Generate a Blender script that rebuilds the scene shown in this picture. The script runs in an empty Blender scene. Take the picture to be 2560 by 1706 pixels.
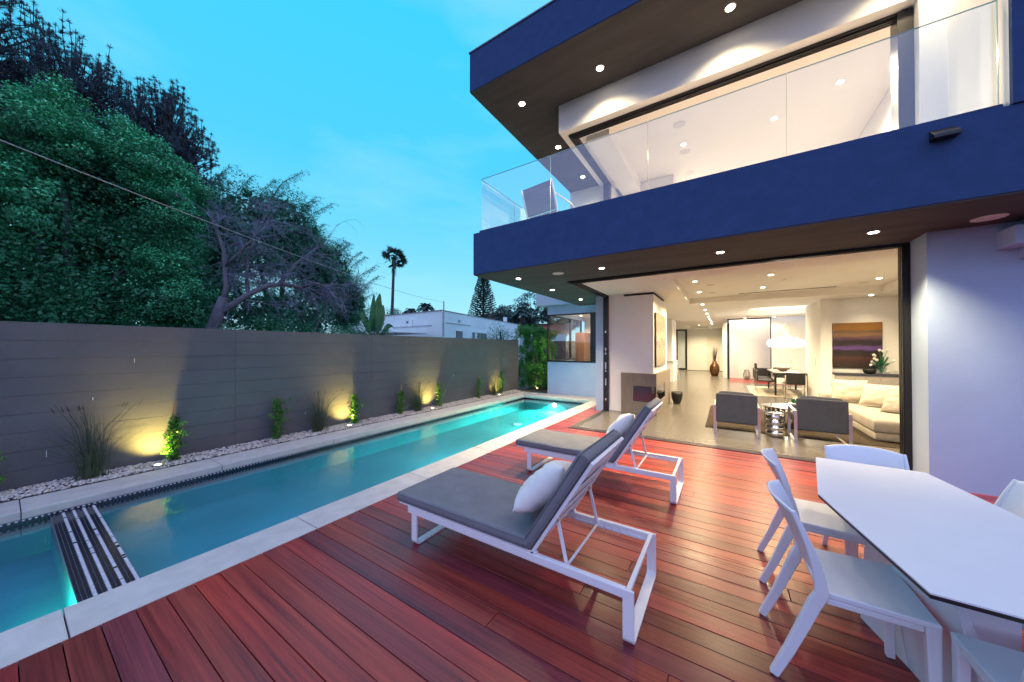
import bpy, bmesh, math, random
import numpy as np
from mathutils import Vector, Matrix, noise

scene = bpy.context.scene
COL = scene.collection
R = math.radians
random.seed(7)
rng = np.random.default_rng(7)

# ------------------------------------------------------------------ camera
cam_data = bpy.data.cameras.new('camera')
cam = bpy.data.objects.new('camera', cam_data)
COL.objects.link(cam)
scene.camera = cam
cam_data.sensor_fit = 'HORIZONTAL'
cam_data.sensor_width = 36.0
cam_data.lens = 36.0 * 829.0 / 2560.0
cam_data.shift_y = 9.0 / 2560.0
cam_data.clip_start = 0.05
cam_data.clip_end = 2000.0
cam.location = (0, 0, 1.55)
cam.rotation_euler = (R(90) + math.atan(8 / 829.0), 0, R(32.84))

# ------------------------------------------------------------------ world
world = bpy.data.worlds.new('World')
scene.world = world
world.use_nodes = True
nt = world.node_tree
for n in list(nt.nodes):
    nt.nodes.remove(n)
SUN_EL, SUN_AZ = R(1.5), R(200)
w_out = nt.nodes.new('ShaderNodeOutputWorld')
w_bg = nt.nodes.new('ShaderNodeBackground')
w_bg.inputs['Strength'].default_value = 1.0
sky = nt.nodes.new('ShaderNodeTexSky')
sky.sky_type = 'NISHITA'
sky.sun_disc = False
sky.sun_elevation = SUN_EL
sky.sun_rotation = SUN_AZ
sky.ozone_density = 6.0
sky_s = nt.nodes.new('ShaderNodeVectorMath'); sky_s.operation = 'SCALE'
sky_s.inputs['Scale'].default_value = 0.02
nt.links.new(sky.outputs[0], sky_s.inputs[0])
tc = nt.nodes.new('ShaderNodeTexCoord')
sep = nt.nodes.new('ShaderNodeSeparateXYZ')
nt.links.new(tc.outputs['Generated'], sep.inputs[0])
ramp = nt.nodes.new('ShaderNodeValToRGB')
nt.links.new(sep.outputs['Z'], ramp.inputs[0])
el = ramp.color_ramp.elements
el[0].position = 0.0; el[0].color = (0.36, 0.60, 0.67, 1)
el[1].position = 1.0; el[1].color = (0.46, 0.55, 0.92, 1)
for p, c in ((0.10, (0.24, 0.53, 0.64)), (0.28, (0.12, 0.45, 0.63)), (0.46, (0.055, 0.405, 0.63)), (0.70, (0.036, 0.405, 0.655)), (0.86, (0.25, 0.46, 0.80))):
    e = el.new(p); e.color = (*c, 1)
# the sky away from the afterglow (behind the camera) is a deeper blue
dotn = nt.nodes.new('ShaderNodeVectorMath'); dotn.operation = 'DOT_PRODUCT'
dotn.inputs[1].default_value = (0.54, -0.84, 0.10)
nt.links.new(tc.outputs['Generated'], dotn.inputs[0])
azr = nt.nodes.new('ShaderNodeMapRange'); azr.interpolation_type = 'SMOOTHSTEP'
azr.inputs['From Min'].default_value = -0.35; azr.inputs['From Max'].default_value = 0.55
nt.links.new(dotn.outputs['Value'], azr.inputs['Value'])
azm = nt.nodes.new('ShaderNodeMixRGB'); azm.inputs['Color2'].default_value = (0.39, 0.46, 0.86, 1)
nt.links.new(azr.outputs[0], azm.inputs['Fac']); nt.links.new(ramp.outputs[0], azm.inputs['Color1'])
# thin high haze
nz = nt.nodes.new('ShaderNodeTexNoise')
nz.inputs['Scale'].default_value = 2.2; nz.inputs['Detail'].default_value = 5
mp = nt.nodes.new('ShaderNodeMapping'); mp.inputs['Scale'].default_value = (1, 1, 3.2)
nt.links.new(tc.outputs['Generated'], mp.inputs[0]); nt.links.new(mp.outputs[0], nz.inputs['Vector'])
cr = nt.nodes.new('ShaderNodeMapRange')
cr.inputs['From Min'].default_value = 0.48; cr.inputs['From Max'].default_value = 0.8
cr.inputs['To Max'].default_value = 0.38
nt.links.new(nz.outputs['Fac'], cr.inputs['Value'])
cm = nt.nodes.new('ShaderNodeMixRGB')
cm.inputs['Color2'].default_value = (0.34, 0.57, 0.66, 1)
nt.links.new(cr.outputs[0], cm.inputs['Fac']); nt.links.new(azm.outputs[0], cm.inputs['Color1'])
addn = nt.nodes.new('ShaderNodeVectorMath'); addn.operation = 'ADD'
nt.links.new(cm.outputs[0], addn.inputs[0]); nt.links.new(sky_s.outputs[0], addn.inputs[1])
nt.links.new(addn.outputs[0], w_bg.inputs['Color'])
nt.links.new(w_bg.outputs[0], w_out.inputs[0])

# last glow of the sun, just about gone
sun_d = bpy.data.lights.new('sun', 'SUN')
sun_d.energy = 0.05; sun_d.angle = R(25); sun_d.color = (1.0, 0.9, 0.85)
sun = bpy.data.objects.new('sun', sun_d); COL.objects.link(sun)
_sd = Vector((math.sin(SUN_AZ) * math.cos(R(8)), math.cos(SUN_AZ) * math.cos(R(8)), math.sin(R(8))))
sun.rotation_euler = (-_sd).to_track_quat('-Z', 'Y').to_euler()

vs = scene.view_settings
vs.view_transform = 'Standard'; vs.look = 'None'; vs.gamma = 1.0; vs.exposure = 0.72
vs.use_curve_mapping = False
cy = scene.cycles
cy.use_denoising = True
try:
    cy.denoiser = 'OPENIMAGEDENOISE'
except Exception:
    pass
cy.max_bounces = 8; cy.diffuse_bounces = 4; cy.glossy_bounces = 3
cy.transmission_bounces = 6; cy.transparent_max_bounces = 16
cy.caustics_reflective = False; cy.caustics_refractive = False
cy.sample_clamp_indirect = 4.0; cy.blur_glossy = 0.5

# ------------------------------------------------------------------ helpers
WO = {}          # world offset of every (unrotated) parent


class MB:
    def __init__(s):
        s.v = []; s.f = []; s.m = []

    def add(s, vs_, fs_, mi=0):
        o = len(s.v)
        s.v += [tuple(p) for p in vs_]
        for f in fs_:
            s.f.append(tuple(i + o for i in f)); s.m.append(mi)
        return s

    def box(s, x0, x1, y0, y1, z0, z1, mi=0):
        return s.add([(x0, y0, z0), (x1, y0, z0), (x1, y1, z0), (x0, y1, z0),
                      (x0, y0, z1), (x1, y0, z1), (x1, y1, z1), (x0, y1, z1)],
                     [(3, 2, 1, 0), (4, 5, 6, 7), (0, 1, 5, 4), (1, 2, 6, 5), (2, 3, 7, 6), (3, 0, 4, 7)], mi)

    def prism(s, poly, z0, z1, mi=0):
        n = len(poly)
        a = sum(poly[i][0] * poly[(i + 1) % n][1] - poly[(i + 1) % n][0] * poly[i][1] for i in range(n))
        if a < 0:
            poly = poly[::-1]
        vs_ = [(p[0], p[1], z0) for p in poly] + [(p[0], p[1], z1) for p in poly]
        fs_ = [tuple(range(n - 1, -1, -1)), tuple(range(n, 2 * n))]
        fs_ += [(i, (i + 1) % n, n + (i + 1) % n, n + i) for i in range(n)]
        return s.add(vs_, fs_, mi)

    def tube(s, pts, rad, n=6, mi=0, cap=True):
        pts = [Vector(p) for p in pts]
        if not hasattr(rad, '__len__'):
            rad = [rad] * len(pts)
        rings = []
        up = Vector((0.13, 0.21, 0.97))
        for i, p in enumerate(pts):
            t = (pts[min(i + 1, len(pts) - 1)] - pts[max(i - 1, 0)])
            if t.length < 1e-9:
                t = Vector((0, 0, 1))
            t.normalize()
            a = t.cross(up)
            if a.length < 1e-3:
                a = t.cross(Vector((1, 0, 0)))
            a.normalize(); b = t.cross(a)
            rings.append([p + (a * math.cos(2 * math.pi * k / n) + b * math.sin(2 * math.pi * k / n)) * rad[i] for k in range(n)])
        vs_ = [q for r in rings for q in r]
        fs_ = []
        for i in range(len(pts) - 1):
            for k in range(n):
                fs_.append((i * n + k, i * n + (k + 1) % n, (i + 1) * n + (k + 1) % n, (i + 1) * n + k))
        if cap:
            fs_.append(tuple(range(n - 1, -1, -1)))
            fs_.append(tuple((len(pts) - 1) * n + k for k in range(n)))
        return s.add(vs_, fs_, mi)

    def bar(s, pts, side, w, t, mi=0):
        """rectangular section swept along pts; 'side' = fixed width direction, w/t scalars or lists"""
        pts = [Vector(p) for p in pts]; side = Vector(side).normalized()
        w = w if hasattr(w, '__len__') else [w] * len(pts)
        t = t if hasattr(t, '__len__') else [t] * len(pts)
        vs_ = []
        for i, p in enumerate(pts):
            d = (pts[min(i + 1, len(pts) - 1)] - pts[max(i - 1, 0)]).normalized()
            nrm = d.cross(side).normalized()
            for a, b in ((-1, -1), (1, -1), (1, 1), (-1, 1)):
                vs_.append(p + side * a * w[i] / 2 + nrm * b * t[i] / 2)
        fs_ = [(3, 2, 1, 0)]
        for i in range(len(pts) - 1):
            for k in range(4):
                fs_.append((i * 4 + k, i * 4 + (k + 1) % 4, i * 4 + 4 + (k + 1) % 4, i * 4 + 4 + k))
        q = 4 * (len(pts) - 1)
        fs_.append((q, q + 1, q + 2, q + 3))
        return s.add(vs_, fs_, mi)

    def lathe(s, prof, n=24, c=(0, 0, 0), mi=0):
        vs_ = []; fs_ = []
        for r, z in prof:
            for k in range(n):
                a = 2 * math.pi * k / n
                vs_.append((c[0] + r * math.cos(a), c[1] + r * math.sin(a), c[2] + z))
        for i in range(len(prof) - 1):
            for k in range(n):
                fs_.append((i * n + k, i * n + (k + 1) % n, (i + 1) * n + (k + 1) % n, (i + 1) * n + k))
        fs_.append(tuple(range(n - 1, -1, -1)))
        q = (len(prof) - 1) * n
        fs_.append(tuple(q + k for k in range(n)))
        return s.add(vs_, fs_, mi)

    def grid(s, fn, nu, nv, thick=None, mi=0):
        """fn(u,v) -> point, u,v in 0..1; thick vector offset closes the sheet"""
        P = [[Vector(fn(i / nu, j / nv)) for j in range(nv + 1)] for i in range(nu + 1)]
        idx = lambda i, j: i * (nv + 1) + j
        vs_ = [p for r in P for p in r]
        fs_ = [(idx(i, j), idx(i + 1, j), idx(i + 1, j + 1), idx(i, j + 1)) for i in range(nu) for j in range(nv)]
        if thick is not None:
            N = len(vs_); t = Vector(thick)
            vs_ = vs_ + [p + t for p in vs_]
            fs_ += [(N + idx(i, j), N + idx(i, j + 1), N + idx(i + 1, j + 1), N + idx(i + 1, j)) for i in range(nu) for j in range(nv)]
            for i in range(nu):
                fs_.append((idx(i, 0), N + idx(i, 0), N + idx(i + 1, 0), idx(i + 1, 0)))
                fs_.append((idx(i, nv), idx(i + 1, nv), N + idx(i + 1, nv), N + idx(i, nv)))
            for j in range(nv):
                fs_.append((idx(0, j), idx(0, j + 1), N + idx(0, j + 1), N + idx(0, j)))
                fs_.append((idx(nu, j), N + idx(nu, j), N + idx(nu, j + 1), idx(nu, j + 1)))
        return s.add(vs_, fs_, mi)

    def mesh(s, name, mats):
        me = bpy.data.meshes.new(name)
        me.from_pydata(s.v, [], s.f)
        if not isinstance(mats, (list, tuple)):
            mats = [mats]
        for m in mats:
            me.materials.append(m)
        if len(mats) > 1:
            me.polygons.foreach_set('material_index', s.m)
        me.update()
        return me

    def build(s, name, mats, parent=None, world=True, bev=0, seg=2, smooth=False, loc=None, fixn=False, sub=0, **tags):
        me = s.mesh(name, mats)
        if fixn:
            bm = bmesh.new(); bm.from_mesh(me); bmesh.ops.recalc_face_normals(bm, faces=bm.faces); bm.to_mesh(me); bm.free()
        return put(name, me, parent, world, bev, seg, smooth, loc, sub, **tags)


def put(name, me, parent=None, world=True, bev=0, seg=2, smooth=False, loc=None, sub=0, **tags):
    o = bpy.data.objects.new(name, me)
    COL.objects.link(o)
    if smooth and me is not None:
        me.polygons.foreach_set('use_smooth', [True] * len(me.polygons))
    if parent is not None:
        o.parent = parent
        if world:
            o.location = -WO.get(parent.name, Vector((0, 0, 0)))
    WO[o.name] = Vector((0, 0, 0)) if (parent is not None and world) else Vector((0, 0, 0))
    if loc is not None:
        o.location = loc
        if parent is None:
            WO[o.name] = Vector(loc)
    if bev:
        b = o.modifiers.new('bevel', 'BEVEL'); b.width = bev; b.segments = seg; b.limit_method = 'ANGLE'
        b.angle_limit = R(35)
    if sub:
        m = o.modifiers.new('sub', 'SUBSURF'); m.levels = sub; m.render_levels = sub
    for k, v in tags.items():
        o[k] = v
    return o


def empty(name, loc=(0, 0, 0), rz=0, **tags):
    o = bpy.data.objects.new(name, None); COL.objects.link(o)
    o.empty_display_size = 0.1
    o.location = loc; o.rotation_euler = (0, 0, rz)
    WO[o.name] = Vector(loc)
    for k, v in tags.items():
        o[k] = v
    return o


def copy_tree(o, parent=None):
    c = o.copy(); COL.objects.link(c)
    if parent is not None:
        c.parent = parent
        c.matrix_parent_inverse = o.matrix_parent_inverse.copy()
    for ch in list(o.children):
        copy_tree(ch, c)
    return c


def quads(name, Q, mats, mat_idx=None):
    """Q: (n,4,3) numpy array -> mesh of separate quads"""
    n = len(Q)
    me = bpy.data.meshes.new(name)
    me.vertices.add(4 * n); me.vertices.foreach_set('co', np.ascontiguousarray(Q, dtype=np.float32).ravel())
    me.loops.add(4 * n); me.loops.foreach_set('vertex_index', np.arange(4 * n, dtype=np.int32))
    me.polygons.add(n)
    me.polygons.foreach_set('loop_start', np.arange(0, 4 * n, 4, dtype=np.int32))
    me.polygons.foreach_set('loop_total', np.full(n, 4, dtype=np.int32))
    for m in (mats if isinstance(mats, (list, tuple)) else [mats]):
        me.materials.append(m)
    if mat_idx is not None:
        me.polygons.foreach_set('material_index', mat_idx.astype(np.int32))
    me.update(); me.validate()
    return me


def unit(a):
    return a / (np.linalg.norm(a, axis=-1, keepdims=True) + 1e-9)


def leaf_quads(C, D, N, L, Wd, fold=0.0):
    """leaf rhombs: centre C, axis D, normal N (unit), length L, width Wd"""
    S = unit(np.cross(D, N))
    L = np.asarray(L).reshape(-1, 1); Wd = np.asarray(Wd).reshape(-1, 1)
    a = C - D * L * 0.5
    b = C + S * Wd * 0.5 - D * L * 0.06 + N * fold * Wd
    c = C + D * L * 0.5
    d = C - S * Wd * 0.5 - D * L * 0.06 + N * fold * Wd
    return np.stack([a, b, c, d], axis=1)


def rand_dirs(n):
    return unit(rng.normal(size=(n, 3)))


# ------------------------------------------------------------------ materials
def mat(name, col, rough=0.5, metal=0.0, var=0.08, scale=4.0, col2=None, bump=0.0, bscale=60.0, coat=0.0,
        stretch=(1, 1, 1), rand=0.0, spec=0.5, emit=None, estr=0.0, rvar=0.0, detail=5.0, trans=0.0, sss=None):
    m = bpy.data.materials.new(name); m.use_nodes = True
    t = m.node_tree; n = t.nodes; b = n['Principled BSDF']
    b.inputs['Roughness'].default_value = rough
    b.inputs['Metallic'].default_value = metal
    b.inputs['Specular IOR Level'].default_value = spec
    b.inputs['Coat Weight'].default_value = coat
    b.inputs['Coat Roughness'].default_value = 0.12
    if emit is not None:
        b.inputs['Emission Color'].default_value = (*emit, 1); b.inputs['Emission Strength'].default_value = estr
    c = n.new('ShaderNodeTexCoord'); mpn = n.new('ShaderNodeMapping')
    mpn.inputs['Scale'].default_value = stretch
    t.links.new(c.outputs['Object'], mpn.inputs[0])
    oi = n.new('ShaderNodeObjectInfo')
    if rand:
        cv = n.new('ShaderNodeVectorMath'); cv.operation = 'SCALE'; cv.inputs[0].default_value = (37.0, 11.3, 5.7)
        t.links.new(oi.outputs['Random'], cv.inputs['Scale'])
        t.links.new(cv.outputs[0], mpn.inputs['Location'])
    tex = n.new('ShaderNodeTexNoise'); tex.inputs['Scale'].default_value = scale; tex.inputs['Detail'].default_value = detail
    t.links.new(mpn.outputs[0], tex.inputs['Vector'])
    mx = n.new('ShaderNodeMixRGB')
    ramp_ = n.new('ShaderNodeMapRange'); ramp_.inputs['From Min'].default_value = 0.3; ramp_.inputs['From Max'].default_value = 0.7
    t.links.new(tex.outputs['Fac'], ramp_.inputs['Value']); t.links.new(ramp_.outputs[0], mx.inputs['Fac'])
    c1 = [max(0, k * (1 - var)) for k in col]; c2 = col2 or [min(1, k * (1 + var)) for k in col]
    mx.inputs['Color1'].default_value = (*c1, 1); mx.inputs['Color2'].default_value = (*c2, 1)
    last = mx.outputs[0]
    if rand:
        mul = n.new('ShaderNodeMixRGB'); mul.blend_type = 'MULTIPLY'; mul.inputs['Fac'].default_value = 1
        mr = n.new('ShaderNodeMapRange'); mr.inputs['To Min'].default_value = 1 - rand; mr.inputs['To Max'].default_value = 1 + rand
        t.links.new(oi.outputs['Random'], mr.inputs['Value'])
        t.links.new(last, mul.inputs['Color1']); t.links.new(mr.outputs[0], mul.inputs['Color2'])
        last = mul.outputs[0]
    t.links.new(last, b.inputs['Base Color'])
    if rvar:
        rr = n.new('ShaderNodeMapRange'); rr.inputs['To Min'].default_value = max(0.02, rough - rvar); rr.inputs['To Max'].default_value = min(1, rough + rvar)
        t.links.new(tex.outputs['Fac'], rr.inputs['Value']); t.links.new(rr.outputs[0], b.inputs['Roughness'])
    if bump:
        bt = n.new('ShaderNodeTexNoise'); bt.inputs['Scale'].default_value = bscale; bt.inputs['Detail'].default_value = 4
        t.links.new(mpn.outputs[0], bt.inputs['Vector'])
        bn = n.new('ShaderNodeBump'); bn.inputs['Strength'].default_value = bump; bn.inputs['Distance'].default_value = 0.01
        t.links.new(bt.outputs['Fac'], bn.inputs['Height']); t.links.new(bn.outputs[0], b.inputs['Normal'])
    if trans:
        tr = n.new('ShaderNodeBsdfTranslucent'); t.links.new(last, tr.inputs['Color'])
        ms = n.new('ShaderNodeMixShader'); ms.inputs[0].default_value = trans
        t.links.new(b.outputs[0], ms.inputs[1]); t.links.new(tr.outputs[0], ms.inputs[2])
        t.links.new(ms.outputs[0], n['Material Output'].inputs['Surface'])
    return m


def emis(name, col, strength):
    m = bpy.data.materials.new(name); m.use_nodes = True
    t = m.node_tree; n = t.nodes
    n.remove(n['Principled BSDF'])
    e = n.new('ShaderNodeEmission'); e.inputs['Color'].default_value = (*col, 1); e.inputs['Strength'].default_value = strength
    t.links.new(e.outputs[0], n['Material Output'].inputs['Surface'])
    return m


def glass(name, tint=(0.9, 0.97, 0.97), gloss=(1, 1, 1), rough=0.0, ior=1.5, bump=0, bscale=6, boost=0.0, stretch=(1, 1, 1)):
    """clear sheet: tinted see-through plus Fresnel mirror"""
    m = bpy.data.materials.new(name); m.use_nodes = True
    t = m.node_tree; n = t.nodes
    n.remove(n['Principled BSDF'])
    tr = n.new('ShaderNodeBsdfTransparent'); tr.inputs[0].default_value = (*tint, 1)
    gl = n.new('ShaderNodeBsdfGlossy'); gl.inputs['Color'].default_value = (*gloss, 1); gl.inputs['Roughness'].default_value = rough
    fr = n.new('ShaderNodeFresnel'); fr.inputs['IOR'].default_value = ior
    geo = n.new('ShaderNodeNewGeometry'); iv_ = n.new('ShaderNodeMix')      # same mirror from either face of the sheet
    iv_.inputs['A'].default_value = ior; iv_.inputs['B'].default_value = 1.0 / ior
    t.links.new(geo.outputs['Backfacing'], iv_.inputs['Factor']); t.links.new(iv_.outputs['Result'], fr.inputs['IOR'])
    ms = n.new('ShaderNodeMixShader')
    src = fr.outputs[0]
    if boost:
        ad = n.new('ShaderNodeMath'); ad.operation = 'ADD'; ad.inputs[1].default_value = boost; ad.use_clamp = True
        t.links.new(src, ad.inputs[0]); src = ad.outputs[0]
    t.links.new(src, ms.inputs[0]); t.links.new(tr.outputs[0], ms.inputs[1]); t.links.new(gl.outputs[0], ms.inputs[2])
    t.links.new(ms.outputs[0], n['Material Output'].inputs['Surface'])
    if bump:
        c = n.new('ShaderNodeTexCoord'); mpn = n.new('ShaderNodeMapping'); mpn.inputs['Scale'].default_value = stretch
        t.links.new(c.outputs['Object'], mpn.inputs[0])
        bt = n.new('ShaderNodeTexNoise'); bt.inputs['Scale'].default_value = bscale; bt.inputs['Detail'].default_value = 3
        t.links.new(mpn.outputs[0], bt.inputs['Vector'])
        bn = n.new('ShaderNodeBump'); bn.inputs['Strength'].default_value = bump; bn.inputs['Distance'].default_value = 0.02
        t.links.new(bt.outputs['Fac'], bn.inputs['Height'])
        t.links.new(bn.outputs[0], gl.inputs['Normal']); t.links.new(bn.outputs[0], fr.inputs['Normal'])
    return m


def wood(name, dark, light, scale=1.0, rough=0.35, rand=0.3, axis='X', hue=True):
    """plank timber: long grain streaks, per-plank shift in tone"""
    m = bpy.data.materials.new(name); m.use_nodes = True
    t = m.node_tree; n = t.nodes; b = n['Principled BSDF']
    c = n.new('ShaderNodeTexCoord'); oi = n.new('ShaderNodeObjectInfo')
    off = n.new('ShaderNodeVectorMath'); off.operation = 'SCALE'; off.inputs[0].default_value = (53.0, 17.0, 29.0)
    t.links.new(oi.outputs['Random'], off.inputs['Scale'])
    add = n.new('ShaderNodeVectorMath'); add.operation = 'ADD'
    t.links.new(c.outputs['Object'], add.inputs[0]); t.links.new(off.outputs[0], add.inputs[1])
    outs = []
    st = {'X': (0.35, 9, 9), 'Y': (9, 0.35, 9), 'Z': (9, 9, 0.35)}[axis]
    st2 = {'X': (1.6, 70, 70), 'Y': (70, 1.6, 70), 'Z': (70, 70, 1.6)}[axis]
    for sc, s_, d_ in ((st, 1.6 * scale, 4), (st2, 1.0 * scale, 3)):
        mpn = n.new('ShaderNodeMapping'); mpn.inputs['Scale'].default_value = sc
        t.links.new(add.outputs[0], mpn.inputs[0])
        tx = n.new('ShaderNodeTexNoise'); tx.inputs['Scale'].default_value = s_; tx.inputs['Detail'].default_value = d_
        tx.inputs['Distortion'].default_value = 0.6
        t.links.new(mpn.outputs[0], tx.inputs['Vector']); outs.append(tx.outputs['Fac'])
    mxv = n.new('ShaderNodeMath'); mxv.operation = 'MULTIPLY_ADD'; mxv.inputs[1].default_value = 0.45
    t.links.new(outs[1], mxv.inputs[0])
    h = n.new('ShaderNodeMath'); h.operation = 'MULTIPLY'; h.inputs[1].default_value = 0.5
    t.links.new(outs[0], h.inputs[0]); t.links.new(h.outputs[0], mxv.inputs[2])
    mr = n.new('ShaderNodeMapRange'); mr.inputs['From Min'].default_value = 0.28; mr.inputs['From Max'].default_value = 0.66
    t.links.new(mxv.outputs[0], mr.inputs['Value'])
    mx = n.new('ShaderNodeMixRGB'); mx.inputs['Color1'].default_value = (*dark, 1); mx.inputs['Color2'].default_value = (*light, 1)
    t.links.new(mr.outputs[0], mx.inputs['Fac'])
    mul = n.new('ShaderNodeMixRGB'); mul.blend_type = 'MULTIPLY'; mul.inputs['Fac'].default_value = 1
    cr_ = n.new('ShaderNodeValToRGB')
    e_ = cr_.color_ramp.elements
    lo = 1 - rand
    e_[0].color = (lo, lo * 0.98, lo * 1.05, 1); e_[1].color = (1 + rand * 0.35, 1.0, 0.95, 1)
    if hue:
        for p, q in ((0.2, (0.62, 0.80, 1.45)), (0.35, (1.1, 0.92, 1.0)), (0.5, (0.85, 0.95, 1.1)), (0.65, (1.2, 0.95, 0.8)), (0.8, (0.62, 0.80, 0.85)), (0.9, (1.0, 1.05, 0.9))):
            k = e_.new(p); k.color = (*q, 1)
    t.links.new(oi.outputs['Random'], cr_.inputs[0])
    t.links.new(mx.outputs[0], mul.inputs['Color1']); t.links.new(cr_.outputs[0], mul.inputs['Color2'])
    t.links.new(mul.outputs[0], b.inputs['Base Color'])
    rr = n.new('ShaderNodeMapRange'); rr.inputs['To Min'].default_value = rough - 0.08; rr.inputs['To Max'].default_value = rough + 0.16
    t.links.new(outs[0], rr.inputs['Value']); t.links.new(rr.outputs[0], b.inputs['Roughness'])
    bn = n.new('ShaderNodeBump'); bn.inputs['Strength'].default_value = 0.12; bn.inputs['Distance'].default_value = 0.004
    t.links.new(outs[1], bn.inputs['Height']); t.links.new(bn.outputs[0], b.inputs['Normal'])
    return m


M = {}
M['stucco'] = mat('slate_stucco', (0.038, 0.074, 0.180), 0.92, var=0.09, scale=7.0, bump=0.6, bscale=110, spec=0.2, detail=8)
M['soffit'] = mat('soffit_stucco', (0.068, 0.064, 0.066), 0.85, var=0.2, scale=2.0, stretch=(0.5, 2.5, 1), bump=0.25, bscale=120, spec=0.25, detail=8)
M['white'] = mat('white_plaster', (0.80, 0.79, 0.78), 0.75, var=0.025, scale=1.5, bump=0.05, bscale=180, spec=0.3)
M['ceil'] = mat('ceiling_paint', (0.80, 0.78, 0.75), 0.8, var=0.02, scale=1.2, spec=0.2)
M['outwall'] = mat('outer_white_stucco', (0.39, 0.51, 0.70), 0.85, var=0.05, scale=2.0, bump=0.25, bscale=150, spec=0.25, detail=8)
M['black'] = mat('black_aluminium', (0.012, 0.012, 0.014), 0.35, var=0.1, spec=0.4)
M['silver'] = mat('anodised_track', (0.45, 0.42, 0.42), 0.3, metal=0.9, var=0.1)
M['chrome'] = mat('chrome', (0.82, 0.80, 0.79), 0.08, metal=1.0, var=0.02)
M['steel'] = mat('brushed_steel', (0.62, 0.58, 0.56), 0.28, metal=1.0, var=0.04)
M['glass'] = glass('balustrade_glass', (0.93, 0.985, 0.985), rough=0.0, ior=1.5, boost=0.05)
M['winglass'] = glass('window_glass', (0.95, 0.97, 0.97), ior=1.45)
M['dimglass'] = glass('firebox_glass', (0.55, 0.5, 0.5), ior=1.5, boost=0.03)
M['gedge'] = mat('glass_edge', (0.25, 0.55, 0.6), 0.2, var=0.05)
M['cap'] = mat('roof_metal_cap', (0.10, 0.11, 0.16), 0.4, metal=0.6)
M['deck'] = wood('ipe_deck', (0.125, 0.012, 0.016), (0.46, 0.062, 0.042), rough=0.27, rand=0.5)
M['under'] = mat('deck_underside', (0.015, 0.012, 0.011), 0.95)
M['concrete'] = mat('coping_concrete', (0.52, 0.49, 0.47), 0.82, var=0.09, scale=7, bump=0.2, bscale=220, rand=0.05, spec=0.3, detail=9)
M['wallpaint'] = mat('garden_wall_paint', (0.112, 0.106, 0.116), 0.72, var=0.07, scale=3.0, bump=0.5, bscale=90, spec=0.35, detail=8)
M['plaster'] = mat('pool_plaster', (0.10, 0.31, 0.37), 0.8, var=0.10, scale=1.6, spec=0.2, detail=7)
M['tiledark'] = mat('dark_glass_mosaic', (0.018, 0.022, 0.035), 0.12, var=0.5, scale=60, coat=0.3)
M['tilelight'] = mat('pale_glass_mosaic', (0.62, 0.62, 0.70), 0.15, var=0.2, scale=60)
M['grout'] = mat('mosaic_grout', (0.17, 0.17, 0.20), 0.9)
M['water'] = glass('pool_water_surface', (0.62, 0.88, 0.92), ior=1.33, bump=0.16, bscale=3.0, rough=0.02, boost=0.02)
M['tilefloor'] = mat('porcelain_floor', (0.125, 0.110, 0.10), 0.24, var=0.05, scale=2.5, rand=0.05, rvar=0.03, spec=0.5)
M['groutf'] = mat('floor_grout', (0.16, 0.14, 0.125), 0.9)
M['ground'] = mat('garden_soil', (0.07, 0.06, 0.05), 0.95, var=0.3, scale=3)
M['gravel'] = mat('pale_gravel', (0.50, 0.47, 0.46), 0.8, var=0.35, scale=14, bump=0.2)
M['whitemetal'] = mat('white_powder_coat', (0.82, 0.82, 0.83), 0.35, var=0.02, spec=0.5)
M['cushion'] = mat('charcoal_canvas', (0.20, 0.20, 0.215), 0.9, var=0.10, scale=5, bump=0.25, bscale=500, spec=0.2)
M['pillow'] = mat('white_cotton', (0.80, 0.77, 0.72), 0.9, var=0.04, scale=6, bump=0.25, bscale=18, spec=0.2)
M['plastic'] = mat('white_plastic', (0.74, 0.76, 0.80), 0.42, var=0.02, spec=0.4)
M['hpl'] = mat('white_laminate', (0.72, 0.74, 0.78), 0.38, var=0.02, spec=0.4)
M['edge'] = mat('black_laminate_core', (0.012, 0.012, 0.014), 0.4)
M['firewood'] = mat('grooved_grey_tile', (0.20, 0.165, 0.135), 0.7, var=0.35, scale=3, stretch=(40, 40, 1.0), bump=0.4, bscale=6)
M['dark'] = mat('dark_void', (0.02, 0.015, 0.013), 0.6)
M['slate'] = mat('slate_fabric', (0.055, 0.060, 0.080), 0.9, var=0.1, scale=8, bump=0.2, bscale=400, spec=0.2)
M['sofa'] = mat('linen_upholstery', (0.37, 0.335, 0.30), 0.95, var=0.06, scale=6, bump=0.2, bscale=350, spec=0.2)
M['cream'] = mat('cream_cushion', (0.52, 0.46, 0.38), 0.95, var=0.08, scale=12, bump=0.2, bscale=200, spec=0.2)
M['rug'] = mat('brown_rug', (0.05, 0.038, 0.030), 1.0, var=0.3, scale=20, bump=0.4, bscale=200, spec=0.1)
M['palerug'] = mat('pale_patchwork_rug', (0.50, 0.44, 0.38), 1.0, var=0.25, scale=3, bump=0.3, bscale=200, spec=0.1)
M['walnut'] = wood('walnut_veneer', (0.08, 0.035, 0.018), (0.22, 0.11, 0.06), rough=0.4, rand=0.1, axis='Z', hue=False)
M['tablewood'] = wood('grey_oak', (0.10, 0.085, 0.07), (0.22, 0.19, 0.16), rough=0.4, rand=0.1, axis='Y', hue=False)
M['leather'] = mat('black_leather', (0.014, 0.013, 0.014), 0.4, var=0.1)
M['bronze'] = mat('bronze_glaze', (0.13, 0.062, 0.025), 0.28, metal=0.55, var=0.3, scale=5)
M['blackpot'] = mat('black_ceramic', (0.012, 0.012, 0.012), 0.45)
M['lamp'] = emis('pendant_glow', (1.0, 0.90, 0.72), 9.0)
M['led'] = emis('downlight_lens', (1.0, 0.86, 0.62), 30.0)
M['upled'] = emis('uplight_lens', (1.0, 0.80, 0.40), 20.0)
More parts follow.
